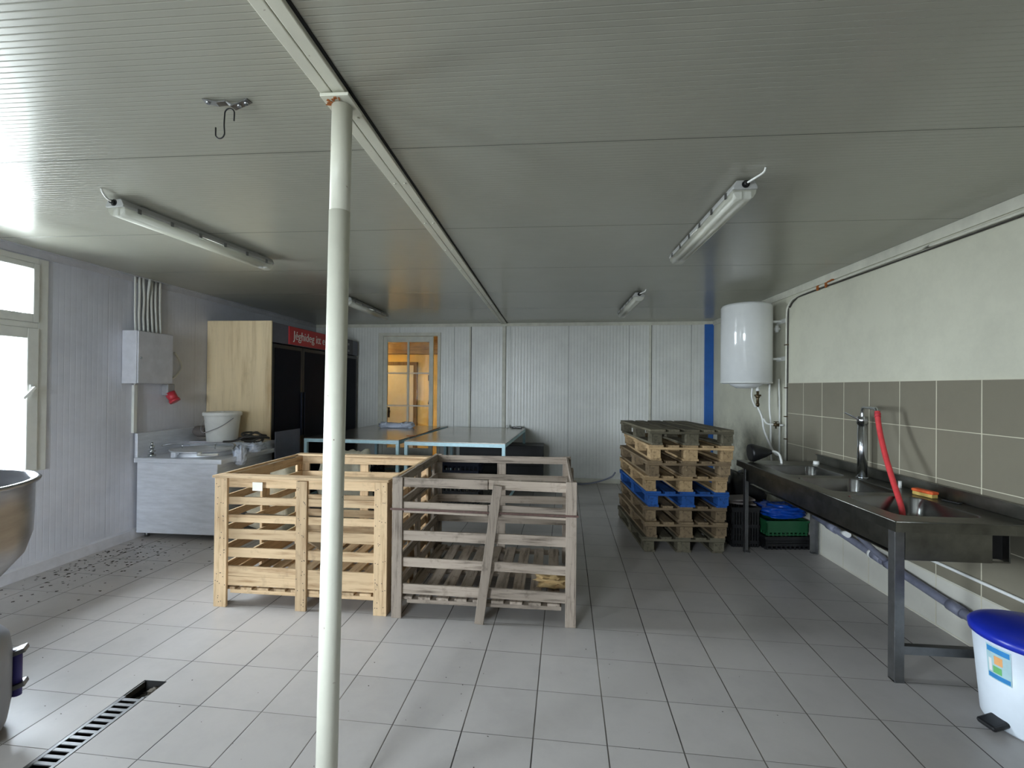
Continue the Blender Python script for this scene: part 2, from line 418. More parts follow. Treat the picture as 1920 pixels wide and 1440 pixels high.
# trims
struct(MB().b2(XL, XL+.012, YF, 8.05, C-.062, C-.0).b2(XL, XL+.05, YF, 8.05, C-.006, C).build('trim_ceiling_left', M['trimleft']))
m = MB(); bwbox(m, XL, XR, C-.06, C-.002, .014, 0); struct(m.build('trim_ceiling_back', M['trim']))
struct(MB().b2(XR-.014, XR, YF, 7.76, C-.075, C-.001).build('trim_ceiling_right', M['trim']))
for i, (x, w, d) in enumerate(((-1.415, .030, .012), (-.81, .055, .05), (1.64, .035, .014))):
    m = MB(); bwbox(m, x-w/2, x+w/2, .06, C-.06, d, 0)
    if i != 1: bwbox(m, x+w/2-.004, x+w/2+.010, .06, C-.06, .002, 0, 1)
    struct(m.build(['trim_back_joint', 'trim_back_post', 'trim_back_joint_right'][i], [M['trim'], M['dark']]))
m = MB(); bwbox(m, 2.50, 2.638, 0, 2.655, .03, 0); struct(m.build('trim_blue_strip', M['blue'], bevel=.004))
m = MB(); bwbox(m, -1.9, 2.5, 0, .07, .012, 0); struct(m.build('baseboard_back', M['trim']))
m = MB(); m.prism([(XL, YF, 0), (XL+.035, YF, 0), (XL+.022, YF, .085), (XL, YF, .10)], (0, 10.6, 0)); struct(m.build('baseboard_left', M['trimleft']))
# window in the left wall, two sashes wide with a fanlight above
def window(name, y0, y1, z0, z1):
    root = bpy.data.objects.new(name, None); COL.objects.link(root); struct(root)
    fx0, fx1 = XL-.075, XL+.012
    m = MB(); zt = z0+(z1-z0)*.68
    m.b2(fx0, fx1, y0, y0+.06, z0, z1); m.b2(fx0, fx1, y1-.075, y1, z0, z1)
    m.b2(fx0, fx1, y0+.06, y1-.075, z1-.05, z1); m.b2(fx0, fx1, y0+.06, y1-.075, z0, z0+.012); m.b2(fx0, fx1, y0+.06, y1-.075, zt-.02, zt+.03)
    two = y1-y0 > 1.3; ym = (y0+y1)/2
    if two: m.b2(fx0, fx1, ym-.03, ym+.03, z0+.012, z1-.05)
    m.build('window_frame', M['pvcwin'], root, bevel=.004)
    for (a, b) in (((y0+.06, ym-.03), (ym+.03, y1-.075)) if two else ((y0+.06, y1-.075),)):
        for (c, d) in ((z0+.012, zt-.02), (zt+.03, z1-.05)):
            low = c < zt-.3
            s = .085 if low else .045; m = MB(); X0, X1 = XL-.06, XL+.022
            m.b2(X0, X1, a, a+s, c, d); m.b2(X0, X1, b-s, b, c, d); m.b2(X0, X1, a+s, b-s, c, c+(.02 if low else .07)); m.b2(X0, X1, a+s, b-s, d-s, d)
            sash = m.build('sash', M['pvcwin'], root, bevel=.005)
            MB().b2(XL-.03, XL-.024, a+s-.01, b-s+.01, c+.015, d-s+.01).build('window_pane', M['glass'], sash)
            if low and b > ym:
                h = MB(); h.box((XL+.027, b-.055, 1.555), (.012, .028, .06)); h.cyl((XL+.03, b-.055, 1.56), (XL+.06, b-.055, 1.56), .008, n=12)
                h.bar((XL+.058, b-.05, 1.565), (XL+.05, b-.13, 1.47), .012, .02)
                h.build('window_handle', M['white'], sash, bevel=.003)
    return root
window('window_1', *OPEN[0]); window('window_2', *OPEN[1])
root = bpy.data.objects.new('window_3', None); COL.objects.link(root); struct(root)
m = MB(); a, b, c, d = FW; m.b2(a, a+.07, YF-.08, YF+.01, c, d); m.b2(b-.07, b, YF-.08, YF+.01, c, d); m.b2(a+.07, b-.07, YF-.08, YF+.01, c, c+.07); m.b2(a+.07, b-.07, YF-.08, YF+.01, d-.07, d); m.b2((a+b)/2-.04, (a+b)/2+.04, YF-.08, YF+.01, c+.07, d-.07)
m.build('window_frame', M['pvcwin'], root, bevel=.004)
MB().b2(a+.06, b-.06, YF-.04, YF-.034, c+.06, d-.06).build('window_pane', M['glass'], root)
# glazed door in the back wall, and the lit room behind it
root = bpy.data.objects.new('door_1', None); COL.objects.link(root); struct(root)
m = MB()
bwbox(m, DOX0-.03, DOX0+.06, 0, DOZ+.03, .03, -.10); bwbox(m, DOX1-.035, DOX1+.02, 0, DOZ+.03, .03, -.10); bwbox(m, DOX0+.06, DOX1-.035, DOZ-.03, DOZ+.03, .03, -.10)
m.build('door_frame', M['trim'], root, bevel=.004)
lx0, lx1 = DOX0+.062, -2.075
m = MB(); fw = .075
bwbox(m, lx0, lx0+fw, .02, DOZ-.035, .02, -.03); bwbox(m, lx1-fw, lx1, .02, DOZ-.035, .02, -.03)
bwbox(m, lx0+fw, lx1-fw, DOZ-.035-.1, DOZ-.035, .02, -.03); bwbox(m, lx0+fw, lx1-fw, .02, .5, .02, -.03)
leaf = m.build('door_leaf', M['trim'], root, bevel=.004)
m = MB(); xm = (lx0+lx1)/2
bwbox(m, xm-.018, xm+.018, .5, DOZ-.13, .012, -.02)
for z in (.66, 1.25, 1.83): bwbox(m, lx0+fw, lx1-fw, z-.012, z+.012, .012, -.02)
m.build('glazing_bars', M['trim'], leaf)
m = MB(); bwbox(m, lx0+fw-.005, lx1-fw+.005, .5, DOZ-.13, -.004, -.008); m.build('door_glass', M['glass'], leaf)
ay = 9.75
struct(MB().b2(-3.9, -1.2, ay, ay+.1, 0, 2.8).build('wall_annex_back', M['yellowwall']))
struct(MB().b2(-4.0, -3.9, 8.22, ay, 0, 2.8).build('wall_annex_left', M['yellowwall']))
struct(MB().b2(-1.2, -1.1, 8.1, ay, 0, 2.8).build('wall_annex_right', M['yellowwall']))
struct(MB().b2(-4.0, -1.1, 8.32, ay+.1, 2.8, 2.9).build('ceiling_annex', M['yellowwall']))
struct(MB().b2(-3.9, -1.2, 9.2, 9.36, 2.26, 2.8).build('trim_annex_dark_band', M['palbrownx']))  # brown band added to darken the top of the lit back room
root = bpy.data.objects.new('door_2', None); COL.objects.link(root); struct(root)
MB().b2(-3.62, -2.95, ay-.05, ay-.005, .01, 2.05).build('door_leaf', M['pvcwin'], root, bevel=.004)
m = MB(); m.b2(-3.70, -3.62, ay-.07, ay-.002, 0, 2.12); m.b2(-2.95, -2.87, ay-.07, ay-.002, 0, 2.12); m.b2(-3.62, -2.95, ay-.07, ay-.002, 2.05, 2.12)
m.build('door_frame', M['palbrownz'], root, bevel=.004)
MB().cyl((-3.5, ay-.05, 1.05), (-3.5, ay-.11, 1.05), .04).b2(-3.53, -3.47, ay-.06, ay-.05, .92, 1.14).build('door_handle', M['darkmetal'], root)
t = thing('wall_lamp', 'warm glowing bulb hanging at the left of the yellow room behind the glazed door', 'lamp', (-3.62, 9.2, 2.8))
MB().cyl((0, 0, 0), (0, 0, -.25), .005, n=8).cyl((0, 0, -.25), (0, 0, -.31), .02).build('cord', M['black'], t)
mm, n_, l_, b_ = newmat('warm_bulb'); b_.inputs['Emission Color'].default_value = (1, .62, .22, 1); b_.inputs['Emission Strength'].default_value = 14
MB().lathe((0, 0, -.37), [(.001, .06), (.02, .055), (.035, .02), (.04, -.01), (.028, -.04), (.001, -.05)], 20).build('bulb', mm, t)
l = bpy.data.lights.new('bulb_light', 'POINT'); l.energy = 62; l.color = (1, .66, .26); l.shadow_soft_size = .06
o = bpy.data.objects.new('bulb_light', l); COL.objects.link(o); o.location = (0, 0, -.5); o.parent = t
tag(MB().box((-2.58, ay-.03, 1.78), (.10, .05, .12)).tube([(-2.58, ay-.03, 1.72), (-2.59, ay-.04, 1.45), (-2.56, ay-.03, 1.25)], .008, 8).lathe((-2.58, ay-.06, 1.22), [(.001, .1), (.03, .09), (.05, .0), (.001, -.01)], 16).build('wall_socket', M['rubber']),
    'dark socket with a hanging cord on the yellow wall behind the door', 'socket')

# ============================================================ BEAM AND POLE
t = thing('ceiling_beam', 'long cream painted steel beam running across the ceiling above the pole', 'beam', (-.815, 0, C))
for a, b in ((-.052, -.006), (-.002, .047)):
    MB().b2(a, b, YF, 7.9, -.022, -.001).build('flange', M['chipped'], t, bevel=.003)
MB().b2(-.006, -.002, YF, 7.9, -.012, -.001).b2(.047, .058, YF, 7.9, -.006, -.0005).build('joint_gap', M['dark'], t)
m = MB()
for k in range(16):
    y = -1.8+k*.6
    for dx in (-.03, .025): m.cyl((dx, y, -.022), (dx, y, -.028), .007, n=6)
m.build('bolt_heads', M['chipped'], t)
t = thing('support_pole', 'tall round cream painted steel pole standing in front of the crates', 'pole', (-.815, 1.645, 0))
MB().cyl((0, 0, 0), (.008, .04, 2.26), .0385, .0385, n=40).build('lower_tube', M['chipped'], t)
MB().cyl((.008, .04, 2.26), (.010, .047, 2.665), .0375, .0375, n=40).build('upper_tube', M['chipped'], t)
MB().box((.008, .047, 2.676), (.11, .13, .012)).build('top_plate', M['chipped'], t, bevel=.002)
m = MB(); rr_ = random.Random(9)
for k in range(9):
    a = rr_.uniform(3.4, 5.6); q = rr_.uniform(.040, .056); m.box((.008+q*math.cos(a), .047+q*math.sin(a), 2.6685), (rr_.uniform(.006, .02), rr_.uniform(.004, .012), .0022), Matrix.Rotation(a, 3, 'Z'))
m.build('rust_patches', M['rust'], t, label='orange rust around the top weld')
MB().box((0, 0, .004), (.12, .12, .008)).build('base_plate', M['chipped'], t, bevel=.002)

# ============================================================ CRATES
def crate(name, label, x0, y0, w, d, h, key, slats, zdeck, brace=False, rz=0, cap=False):
    """slatted timber box; posts run to the floor"""
    t = thing(name, label, 'crate', (x0, y0, 0), rz)
    pw, pt, st = (.095 if not brace else .072), .022, .018
    X, Y, Z = M[key+'x'], M[key+'y'], M[key+'z']
    # corner posts: two boards in an L
    for cx in (0, w):
        for cy in (0, d):
            m = MB(); sx = 1 if cx == 0 else -1; sy = 1 if cy == 0 else -1
            m.b2(min(cx, cx+sx*pw), max(cx, cx+sx*pw), min(cy, cy+sy*pt), max(cy, cy+sy*pt), 0, h)
            m.b2(min(cx, cx+sx*pt), max(cx, cx+sx*pt), min(cy+sy*pt, cy+sy*(pt+.075)), max(cy+sy*pt, cy+sy*(pt+.075)), 0, h-.005)
            m.build('corner_post', Z, t, bevel=.003)
    if not brace:
        m = MB().b2(w/2-.055+.03, w/2+.055+.0, 0, pt, 0, h-.01); m.build('middle_post', Z, t, bevel=.003)
    MB().b2(w/2-.04, w/2+.04, d-pt, d, 0, h-.01).build('middle_post', Z, t, bevel=.003)
    for cx in (0, w-pt): MB().b2(cx, cx+pt, d/2-.05, d/2+.05, 0, h-.01).build('middle_post', Z, t, bevel=.003)
    # slats, front / back / left / right
    for side in ('front', 'back', 'left', 'right'):
        m = MB()
        for (za, zb) in slats:
            j = random.uniform(-.003, .003); tl = random.uniform(-.004, .004)
            if side in ('front', 'back'):
                yy = pt if side == 'front' else d-pt-st
                if brace and side == 'front':
                    # each side of the broken brace the slats are separate lengths
                    m.bar((pt, yy+st/2, (za+zb)/2+tl), (w/2+.03, yy+st/2, (za+zb)/2-.006), st, zb-za)
                    m.bar((w/2+.035, yy+st/2+.004, (za+zb)/2-.004), (w-pt, yy+st/2, (za+zb)/2-tl-.012), st, zb-za)
                else:
                    m.bar((pt, yy+st/2, (za+zb)/2+tl+j), (w-pt, yy+st/2, (za+zb)/2-tl+j), st, zb-za)
            else:
                xx = pt if side == 'left' else w-pt-st
                m.bar((xx+st/2, pt+st, (za+zb)/2+tl), (xx+st/2, d-pt-st, (za+zb)/2-tl), st, zb-za)
        m.build('slat_panel', X if side in ('front', 'back') else Y, t, bevel=.002)
    if cap:
        for q in ((-.012, w+.012, -.012, .075, h, h+.018), (-.012, w+.012, d-.075, d+.012, h, h+.018)): MB().b2(*q).build('top_rail', X, t, bevel=.003)
        for q in ((-.012, .012, .075, d-.075, h, h+.016), (w-.012, w+.012, .075, d-.075, h, h+.016)): MB().b2(*q).build('top_rail', Y, t, bevel=.003)
    # floor boards and bearers
    m = MB(); n = 9; y = .05
    x = .05
    while x < w-.12:
        m.b2(x, x+.085, pt+st, d-pt-st, zdeck-.018, zdeck); x += .128
    m.build('floor_boards', Y, t, bevel=.002)
    m = MB()
    for yy in (pt, d/2-.04, d-pt-.08): m.b2(pt+.075, w-pt-.075, yy+.02, yy+.078, zdeck-.045, zdeck-.0185)
    m.build('bearers', X, t, bevel=.002)
    return t, w, d, h, pt
SA = [(.855, .927), (.733, .787), (.608, .661), (.486, .558), (.352, .419), (.215, .285), (.146, .213)]
tA, w, d, h, pt = crate('slatted_crate', 'new pale yellow wooden slatted crate standing behind the pole', -2.41, 3.13, 1.285, 1.13, .928, 'newwood', SA, .13, cap=True, rz=R(-.6))
MB().b2(.30, .375, -.016, -.0125, .845, .905).build('paper_tag', M['paper'], tA, label='small white paper tag')
tag(MB().bar((-2.28, 3.28, .62), (-1.35, 3.9, .40), .10, .012).bar((-2.2, 3.9, .30), (-1.6, 3.3, .36), .09, .012).build('timber_offcut', M['palbrownx']), 'loose dark board lying inside the new pale crate', 'board')
m = MB(); rn = random.Random(4)
for x0_, x1_ in ((.01, .085), (w-.085, w-.01), (w/2-.02, w/2+.045)):
    for za, zb in SA+[(.02, .10)]:
        for _ in range(4): m.box((rn.uniform(x0_, x1_), -.0006, rn.uniform(za, zb)), (.005, .0012, .005))
nn = m.build('nail_heads', M['rubber'], tA); nn['kind'] = 'stuff'
SB = [(.902, .966), (.745, .797), (.720, .736), (.534, .602), (.348, .411), (.162, .23)]
tB, w, d, h, pt = crate('slatted_crate', 'old grey weathered wooden crate with a crooked middle board, right of the new one', -1.085, 3.10, 1.265, 1.15, .968, 'oldwood', SB, .135, brace=True, rz=R(-.3))
MB().bar((.615, -.012, 0), (.735, -.012, .935), .062, .022, up=(0, 1, 0)).build('brace', M['oldwoodz'], tB, bevel=.002, label='crooked middle board, loose at the bottom')
m = MB(); m.bar((-.012, -.003, .752), (w+.012, -.003, .742), .004, .014); m.bar((w+.006, -.003, .742), (w+.006, d, .75), .004, .014); m.bar((-.006, -.003, .752), (-.006, d, .75), .004, .014)
m.build('strap', M['darkrust'], tB, label='rusty steel strap')
MB().b2(w-.06, w-.004, d+.001, d+.02, .60, .965).build('splinter_board', M['newwoodz'], tB)
# torn cardboard lying in the old crate
m = MB()
crumple(m, (.02, 3.42, .175), (.22, .17, .07), 41, .8, 30, 18, freq=3)
tag(m.build('cardboard_piece', M['card']), 'torn brown cardboard lying in the bottom of the old grey crate', 'cardboard')

# ============================================================ PALLETS
def pallet(key, z, dx, dy, rz, label):
    t = thing('wooden_pallet', label, 'pallet', (1.27+dx, 5.22+dy, z), R(3.2)+rz, 'pallets in the stack by the sink')
    X, Y = M[key+'x'], M[key+'y']
    W_, L_ = .8, 1.2; H = .150
    m = MB()
    for i, (xc, wd) in enumerate(((-.3275, .145), (-.165, .10), (0, .145), (.165, .10), (.3275, .145))):
        m.box((xc+random.uniform(-.004, .004), random.uniform(-.006, .006), H-.011), (wd, L_, .022))
    m.build('deck_boards', Y, t, bevel=.002)
    m = MB()
    for y in (-L_/2+.0725, 0, L_/2-.0725): m.box((0, y, H-.033), (W_, .145, .022))
    m.build('stringers', X, t, bevel=.002)
    for xx in (-.3275, 0, .3275):
        MB().box((xx, 0, .011), (.1 if xx else .145, L_, .022)).build('runner', Y, t, bevel=.002)
        for y in (-L_/2+.05, 0, L_/2-.05):
            MB().box((xx*1.03, y, .0645), (.12 if not xx else .10, .12, .085)).build('block', Y, t, bevel=.003)
    return t
PAL = [('palgrey', 0.0, 0.0, 0.0, 'grey brown wooden pallet at the very bottom of the stack'),
       ('palbrown', .012, -.02, .01, 'brown wooden pallet second from the bottom of the stack'),
       ('palbrown', .022, .0, -.012, 'brown wooden pallet directly under the blue one'),
       ('palblue', .018, -.05, .008, 'blue painted wooden pallet in the middle of the stack'),
       ('paltan', .006, -.06, -.01, 'light wooden pallet directly on top of the blue one'),
       ('palbrown', .012, -.10, .012, 'brown wooden pallet third from the top of the stack'),
       ('paltan', .045, -.11, -.02, 'light tan wooden pallet just below the dark top one'),
       ('palgrey', .02, -.12, .03, 'dark grey weathered pallet lying on top of the stack')]
for k, (key, dx, dy, rz, lab) in enumerate(PAL): pallet(key, k*.1515, dx, dy, rz, lab)

# ============================================================ TABLES
def table(x, y, w, L, label):
    t = thing('steel_top_table', label, 'table', (x, y, 0), R(-3.5), 'steel tables at the back')
    h = .905
    MB().b2(.002, w-.002, .002, L, h-.006, h+.004).build('table_top', M['steeltop'], t)
    m = MB(); m.b2(0, w, 0, .04, h-.05, h-.007); m.b2(0, w, L-.04, L, h-.05, h-.007)
    m.b2(0, .04, .04, L-.04, h-.05, h-.007); m.b2(w-.04, w, .04, L-.04, h-.05, h-.007); m.build('frame', M['ltblue'], t, bevel=.002)
    for px in (0, w-.042):
        for py in (-.001, L-.041): MB().b2(px, px+.042, py, py+.042, 0, h-.0505).build('leg', M['ltblue'], t, bevel=.002)
    m = MB(); m.b2(.042, w-.042, L-.035, L-.01, .12, .145)
    m.b2(.01, .035, .042, L-.042, .12, .145); m.b2(w-.035, w-.01, .042, L-.042, .12, .145); m.build('lower_rails', M['ltblue'], t)
    return t
table(-3.235, 5.81, 1.31, 2.16, 'left steel-topped table with pale blue legs, wrapped plastic lying on it')
table(-1.835, 5.665, 1.29, 2.13, 'right steel-topped table with pale blue legs, behind the old grey crate')
m = MB(); crumple(m, (-2.55, 7.45, .945), (.46, .22, .08), 1, .7); crumple(m, (-2.36, 7.42, .955), (.22, .18, .10), 3, .8); crumple(m, (-2.75, 7.43, .95), (.16, .12, .09), 4, .6)
tag(m.build('plastic_wrap', M['poly']), 'crumpled clear plastic wrap lying on the left steel table', 'plastic wrap')
tag(MB().bar((-1.855, 5.95, .912), (-1.85, 7.6, .912), .012, .004).bar((-1.99, 6.24, .915), (-1.83, 6.20, .915), .012, .006).build('metal_strip', M['rust']), 'thin rusty metal strip lying along the joint between the two tables', 'strip')
tag(MB().cyl((-.73, 7.72, .91), (-.73, 7.72, .955), .022, .018).build('small_cup', M['white']), 'tiny white cup on the far right corner of the right table', 'cup')
tag(MB().box((-.55, 7.70, .925), (.15, .05, .028)).cyl((-.66, 7.70, .922), (-.62, 7.70, .922), .012).build('black_tool', M['black'], bevel=.004), 'small black tool on the far right corner of the right table', 'tool')
# things under the tables
t = thing('black_cabinet', 'low black box standing under the right table against the back wall', 'cabinet', (-.85, 7.6, 0))
MB().b2(-.62, .74, -.22, .2, .02, .66).build('body', M['black'], t, bevel=.006); MB().b2(-.62, .74, -.225, -.221, .33, .34).b2(.05, .06, -.225, -.221, .04, .64).build('door_gaps', M['dark'], t)
def pcrate(x, y, z, label, mat, w=.58, d=.38, h=.28, rz=0):
    t = thing('plastic_crate', label, 'crate', (x, y, z), rz)
    m = MB()
    for sx in (-1, 1):
        for k in range(3): m.box((sx*(w/2-.006), 0, .05+k*(h-.08)/2), (.012, d, .035))
        for k in range(7): m.box((sx*(w/2-.006), -d/2+.02+k*(d-.04)/6, h/2), (.010, .016, h))
    for sy in (-1, 1):
        for k in range(3): m.box((0, sy*(d/2-.006), .05+k*(h-.08)/2), (w, .012, .035))
        for k in range(10): m.box((-w/2+.02+k*(w-.04)/9, sy*(d/2-.006), h/2), (.016, .010, h))
    m.build('sides', mat, t); MB().box((0, 0, .008), (w-.01, d-.01, .012)).build('base', mat, t)
    MB().box((0, -d/2, h-.01), (w+.02, .02, .02)).box((0, d/2, h-.01), (w+.02, .02, .02)).box((-w/2, 0, h-.01), (.02, d-.02, .02)).box((w/2, 0, h-.01), (.02, d-.02, .02)).build('rim', mat, t)
    return t
pcrate(-2.75, 6.5, 0, 'black plastic crate on the floor under the left table', M['black'])
pcrate(-2.75, 6.5, .285, 'black plastic crate stacked on another under the left table', M['navy'])
pcrate(-1.25, 6.4, 0, 'black plastic crate on the floor under the right table', M['black'])
pcrate(-1.25, 6.4, .285, 'dark plastic crate stacked under the right table', M['navy'])

# ============================================================ VAT, BUCKET AND BITS
VX0, VX1, VY0, VY1 = -4.27, -3.385, 4.43, 5.36
t = thing('stainless_vat', 'square stainless steel cooking vat with a round lid, against the left wall', 'vat', (0, 0, 0))
MB().b2(VX0, VX1, VY0, VY1, .055, .785).build('body', M['steel'], t, bevel=.006)
MB().b2(VX0-.01, VX1+.065, VY0-.03, VY1+.02, .785, .835).build('worktop', M['steel'], t, bevel=.006)
MB().b2(VX0-.01, VX0+.02, VY0-.02, VY1, .835, 1.085).build('back_panel', M['steel'], t, bevel=.003)
MB().b2(VX0+.02, VX1+.03, VY1-.26, VY1+.01, .835, .925).build('rear_ledge', M['steel'], t, bevel=.004)
for x in (VX0+.06, VX1-.06):
    for y in (VY0+.07, VY1-.07): MB().cyl((x, y, 0), (x, y, .056), .022, n=16).build('foot', M['galv'], t)
lc = (-3.80, 4.76)
MB().lathe((lc[0], lc[1], .835), [(.30, 0), (.30, .035), (.285, .05)], 48, sy=.86).build('collar', M['steel'], t)
lid = MB().lathe((lc[0], lc[1], .885), [(.001, .022), (.15, .02), (.25, .012), (.315, .004), (.325, .01), (.33, .004), (.325, -.006), (.30, -.008)], 56, sy=.86).build('lid', M['steel'], t)
m = MB(); m.tube(catmull([(-4.20, 4.66, .93), (-4.05, 4.68, .95), (-3.55, 4.72, .957), (-3.40, 4.70, .95), (-3.36, 4.62, .90)], 6), .011, 10)
for x in (-4.0, -3.62): m.cyl((x, 4.70, .90), (x, 4.70, .95), .006, n=8)
m.build('lid_handle', M['chrome'], lid)
MB().box((-3.90, 4.475, .862), (.05, .03, .055)).box((-3.87, 4.475, .872), (.05, .012, .015)).build('hinge_block', M['steel'], t, bevel=.003)
m = MB(); m.cyl((-4.17, 4.50, .835), (-4.17, 4.50, .86), .035).cyl((-4.17, 4.50, .86), (-4.17, 4.50, .93), .018).cyl((-4.17, 4.50, .885), (-4.17, 4.50, .90), .032).cyl((-4.17, 4.50, .92), (-4.17, 4.50, .95), .024).cyl((-4.17, 4.50, .95), (-4.17, 4.50, .985), .012)
m.build('valve', M['chrome'], t)
m = MB(); m.cyl((-3.60, 4.455, .86), (-3.60, 4.455, .90), .022).cyl((-3.58, 4.455, .875), (-3.40, 4.46, .878), .011)
m.build('drain_lever', M['white'], t, label='white handled lever')
# bucket on the ledge
t = thing('plastic_bucket', 'large white plastic bucket with wire handle on top of the steel vat', 'bucket', (-3.885, 5.16, .926)); t.scale = (.87, .87, 1.12)
MB().lathe((0, 0, 0), [(.001, .002), (.18, .002), (.183, .01), (.215, .275), (.218, .28)], 48).build('pail', M['white'], t)
MB().lathe((0, 0, 0), [(.213, .27), (.232, .272), (.235, .302), (.222, .312), (.20, .31), (.19, .295), (.001, .294)], 48).lathe((0, 0, .295), [(.03, 0), (.03, .02), (.001, .022)], 16).build('lid', M['white'], t)
MB().tube(catmull([(-.225, -.01, .26), (-.23, -.10, .16), (-.13, -.20, .105), (.02, -.235, .13), (.14, -.18, .18), (.215, -.08, .25)], 6), .0045, 8).build('handle', M['grey'], t)
# rolled sheet, hoses, bag
m = MB(); rg = []
for i in range(9):
    x = -4.245+.15*i/8
    rg.append((x, 5.0))
rings = []
for i in range(22):
    a = i/21*math.pi*1.75; r_ = .085-.0015*i
    rings.append([Vector((xx+.02*math.sin(i*.5), 5.22+r_*math.cos(a)*1.25, .925+.085+r_*math.sin(a))) for xx, _ in rg])
for A, B in zip(rings, rings[1:]):
    for j in range(8): m.poly([A[j], A[j+1], B[j+1], B[j]], smooth=True)
bmesh.ops.remove_doubles(m.bm, verts=m.bm.verts, dist=.0005)
o = m.build('rolled_mat', M['brownmat']); sm = o.modifiers.new('thick', 'SOLIDIFY'); sm.thickness = .006; o.location.z = .012
tag(o, 'rolled grey brown sheet lying left of the white bucket on the vat', 'rolled sheet')
m = MB()
for k in range(5):
    a0 = random.uniform(0, 1); rr = .08+.03*(k % 3)
    pts = [(-3.45+rr*1.15*math.cos(a)+.01*math.sin(3*a), 5.10+rr*.8*math.sin(a), .94+.016*k+.035*max(0, math.sin(a*1+k*1.3))) for a in [a0+j*2*math.pi/28 for j in range(28)]]
    m.tube(pts, .011, 8, closed=True)
m.tube(catmull([(-3.75, 5.0, .94), (-3.6, 4.98, .955), (-3.45, 5.0, 1.02), (-3.38, 5.05, 1.05), (-3.33, 5.08, .98), (-3.36, 5.1, .94)], 5), .012, 8)
tag(m.build('coiled_hose', M['rubber']), 'coil of dark rubber hose right of the white bucket on the vat', 'hose')
m = MB(); crumple(m, (-3.315, 4.68, .83), (.11, .10, .20), 8, .6, 28, 20, freq=4); crumple(m, (-3.27, 4.88, .90), (.12, .24, .10), 9, .6, 28, 20, freq=4)
tag(m.build('plastic_bag', M['poly']), 'crumpled clear plastic bag hanging over the right corner of the vat', 'bag')
# sheet panel beside the vat
t = MB().bar((-3.315, 5.30, .515), (-3.29, 5.80, .515), .014, 1.03).build('metal_sheet', M['headgrey'], bevel=.002)
tag(t, 'upright grey metal sheet standing between the vat and the dark fridges', 'sheet')
# sacks
m = MB(); crumple(m, (-2.95, 4.76, .38), (.50, .56, .74), 11, .22, 40, 28, freq=2.2)
tag(m.build('white_sack', M['sack']), 'bulging white woven sack standing behind the new pale crate', 'sack')
m = MB(); crumple(m, (-2.42, 5.32, .42), (.56, .48, .80), 13, .22, 40, 28, freq=2.2)
tag(m.build('white_sack', M['sack']), 'taller white woven sack behind the crate, nearer the left table', 'sack')

# ============================================================ FRIDGES + BOARD
FX = -3.46
tag(MB().b2(XL+.005, FX+.01, 5.415, 5.435, .0, 2.395).build('plywood_board', M['ply'], bevel=.002), 'tall pale wooden board standing at the side of the dark fridges', 'board')
def fridge(y0, y1, label):
    t = thing('display_fridge', label, 'fridge', (0, 0, 0))
    MB().b2(XL+.02, FX-.05, y0, y1, .02, 2.13).build('body', M['navy'], t, bevel=.006)
    MB().b2(XL+.02, FX, y0, y1, 2.135, 2.385).build('header', M['headgrey'], t, bevel=.004)
    MB().b2(FX-.12, FX-.01, y0, y1, 0, .018).build('plinth', M['black'], t)
    ym = (y0+y1)/2
    for a, b in ((y0+.01, ym-.004), (ym+.004, y1-.01)):
        dr = MB().b2(FX-.048, FX-.006, a, b, .12, 2.12).build('door', M['black'], t, bevel=.004)
        MB().b2(FX-.0055, FX-.002, a+.05, b-.05, .17, 2.07).build('door_glass', M['blackglass'], dr)
        MB().b2(FX-.005, FX+.018, b-.04 if b < ym+.1 else a+.02, (b-.04 if b < ym+.1 else a+.02)+.02, .9, 1.5).build('handle', M['navy'], dr, bevel=.003)
    return t
f1 = fridge(5.45, 6.88, 'dark double-door fridge with a red lettered header, next to the pale board')
f2 = fridge(6.90, 7.98, 'dark fridge with a small black framed sign, nearest the back wall')
sg = MB().b2(FX+.001, FX+.012, 5.80, 6.86, 2.142, 2.378).build('red_sign', M['redsign'], f1)
def text(body, size, loc, rot, mat, name, parent, ext=.0015, offset=0):
    c = bpy.data.curves.new(name, 'FONT'); c.body = body; c.size = size; c.extrude = ext; c.align_x = 'LEFT'; c.offset = offset
    o = bpy.data.objects.new(name, c); COL.objects.link(o)
    dg = bpy.context.evaluated_depsgraph_get(); me = bpy.data.meshes.new_from_object(o.evaluated_get(dg))
    bpy.data.objects.remove(o); me.materials.clear(); me.materials.append(mat)
    o = bpy.data.objects.new(name, me); COL.objects.link(o); o.location = loc; o.rotation_euler = rot; o.parent = parent; return o
text('Jéghideg itt e', .165, (FX+.0135, 5.90, 2.215), (R(90), 0, R(90)), M['signwhite'], 'sign_lettering', sg, offset=.0)
bs = MB().b2(FX+.001, FX+.02, 7.38, 7.74, 2.14, 2.385).build('framed_sign', M['black'], f2, bevel=.004)
m = MB()
for z, yy in ((2.31, 7.47), (2.20, 7.47)):
    m.box((FX+.021, yy, z), (.002, .05, .05)); m.box((FX+.021, yy+.1, z), (.002, .05, .018)); m.box((FX+.021, yy+.1, z-.02), (.002, .05, .01))
m.build('sign_marks', M['grey'], bs)

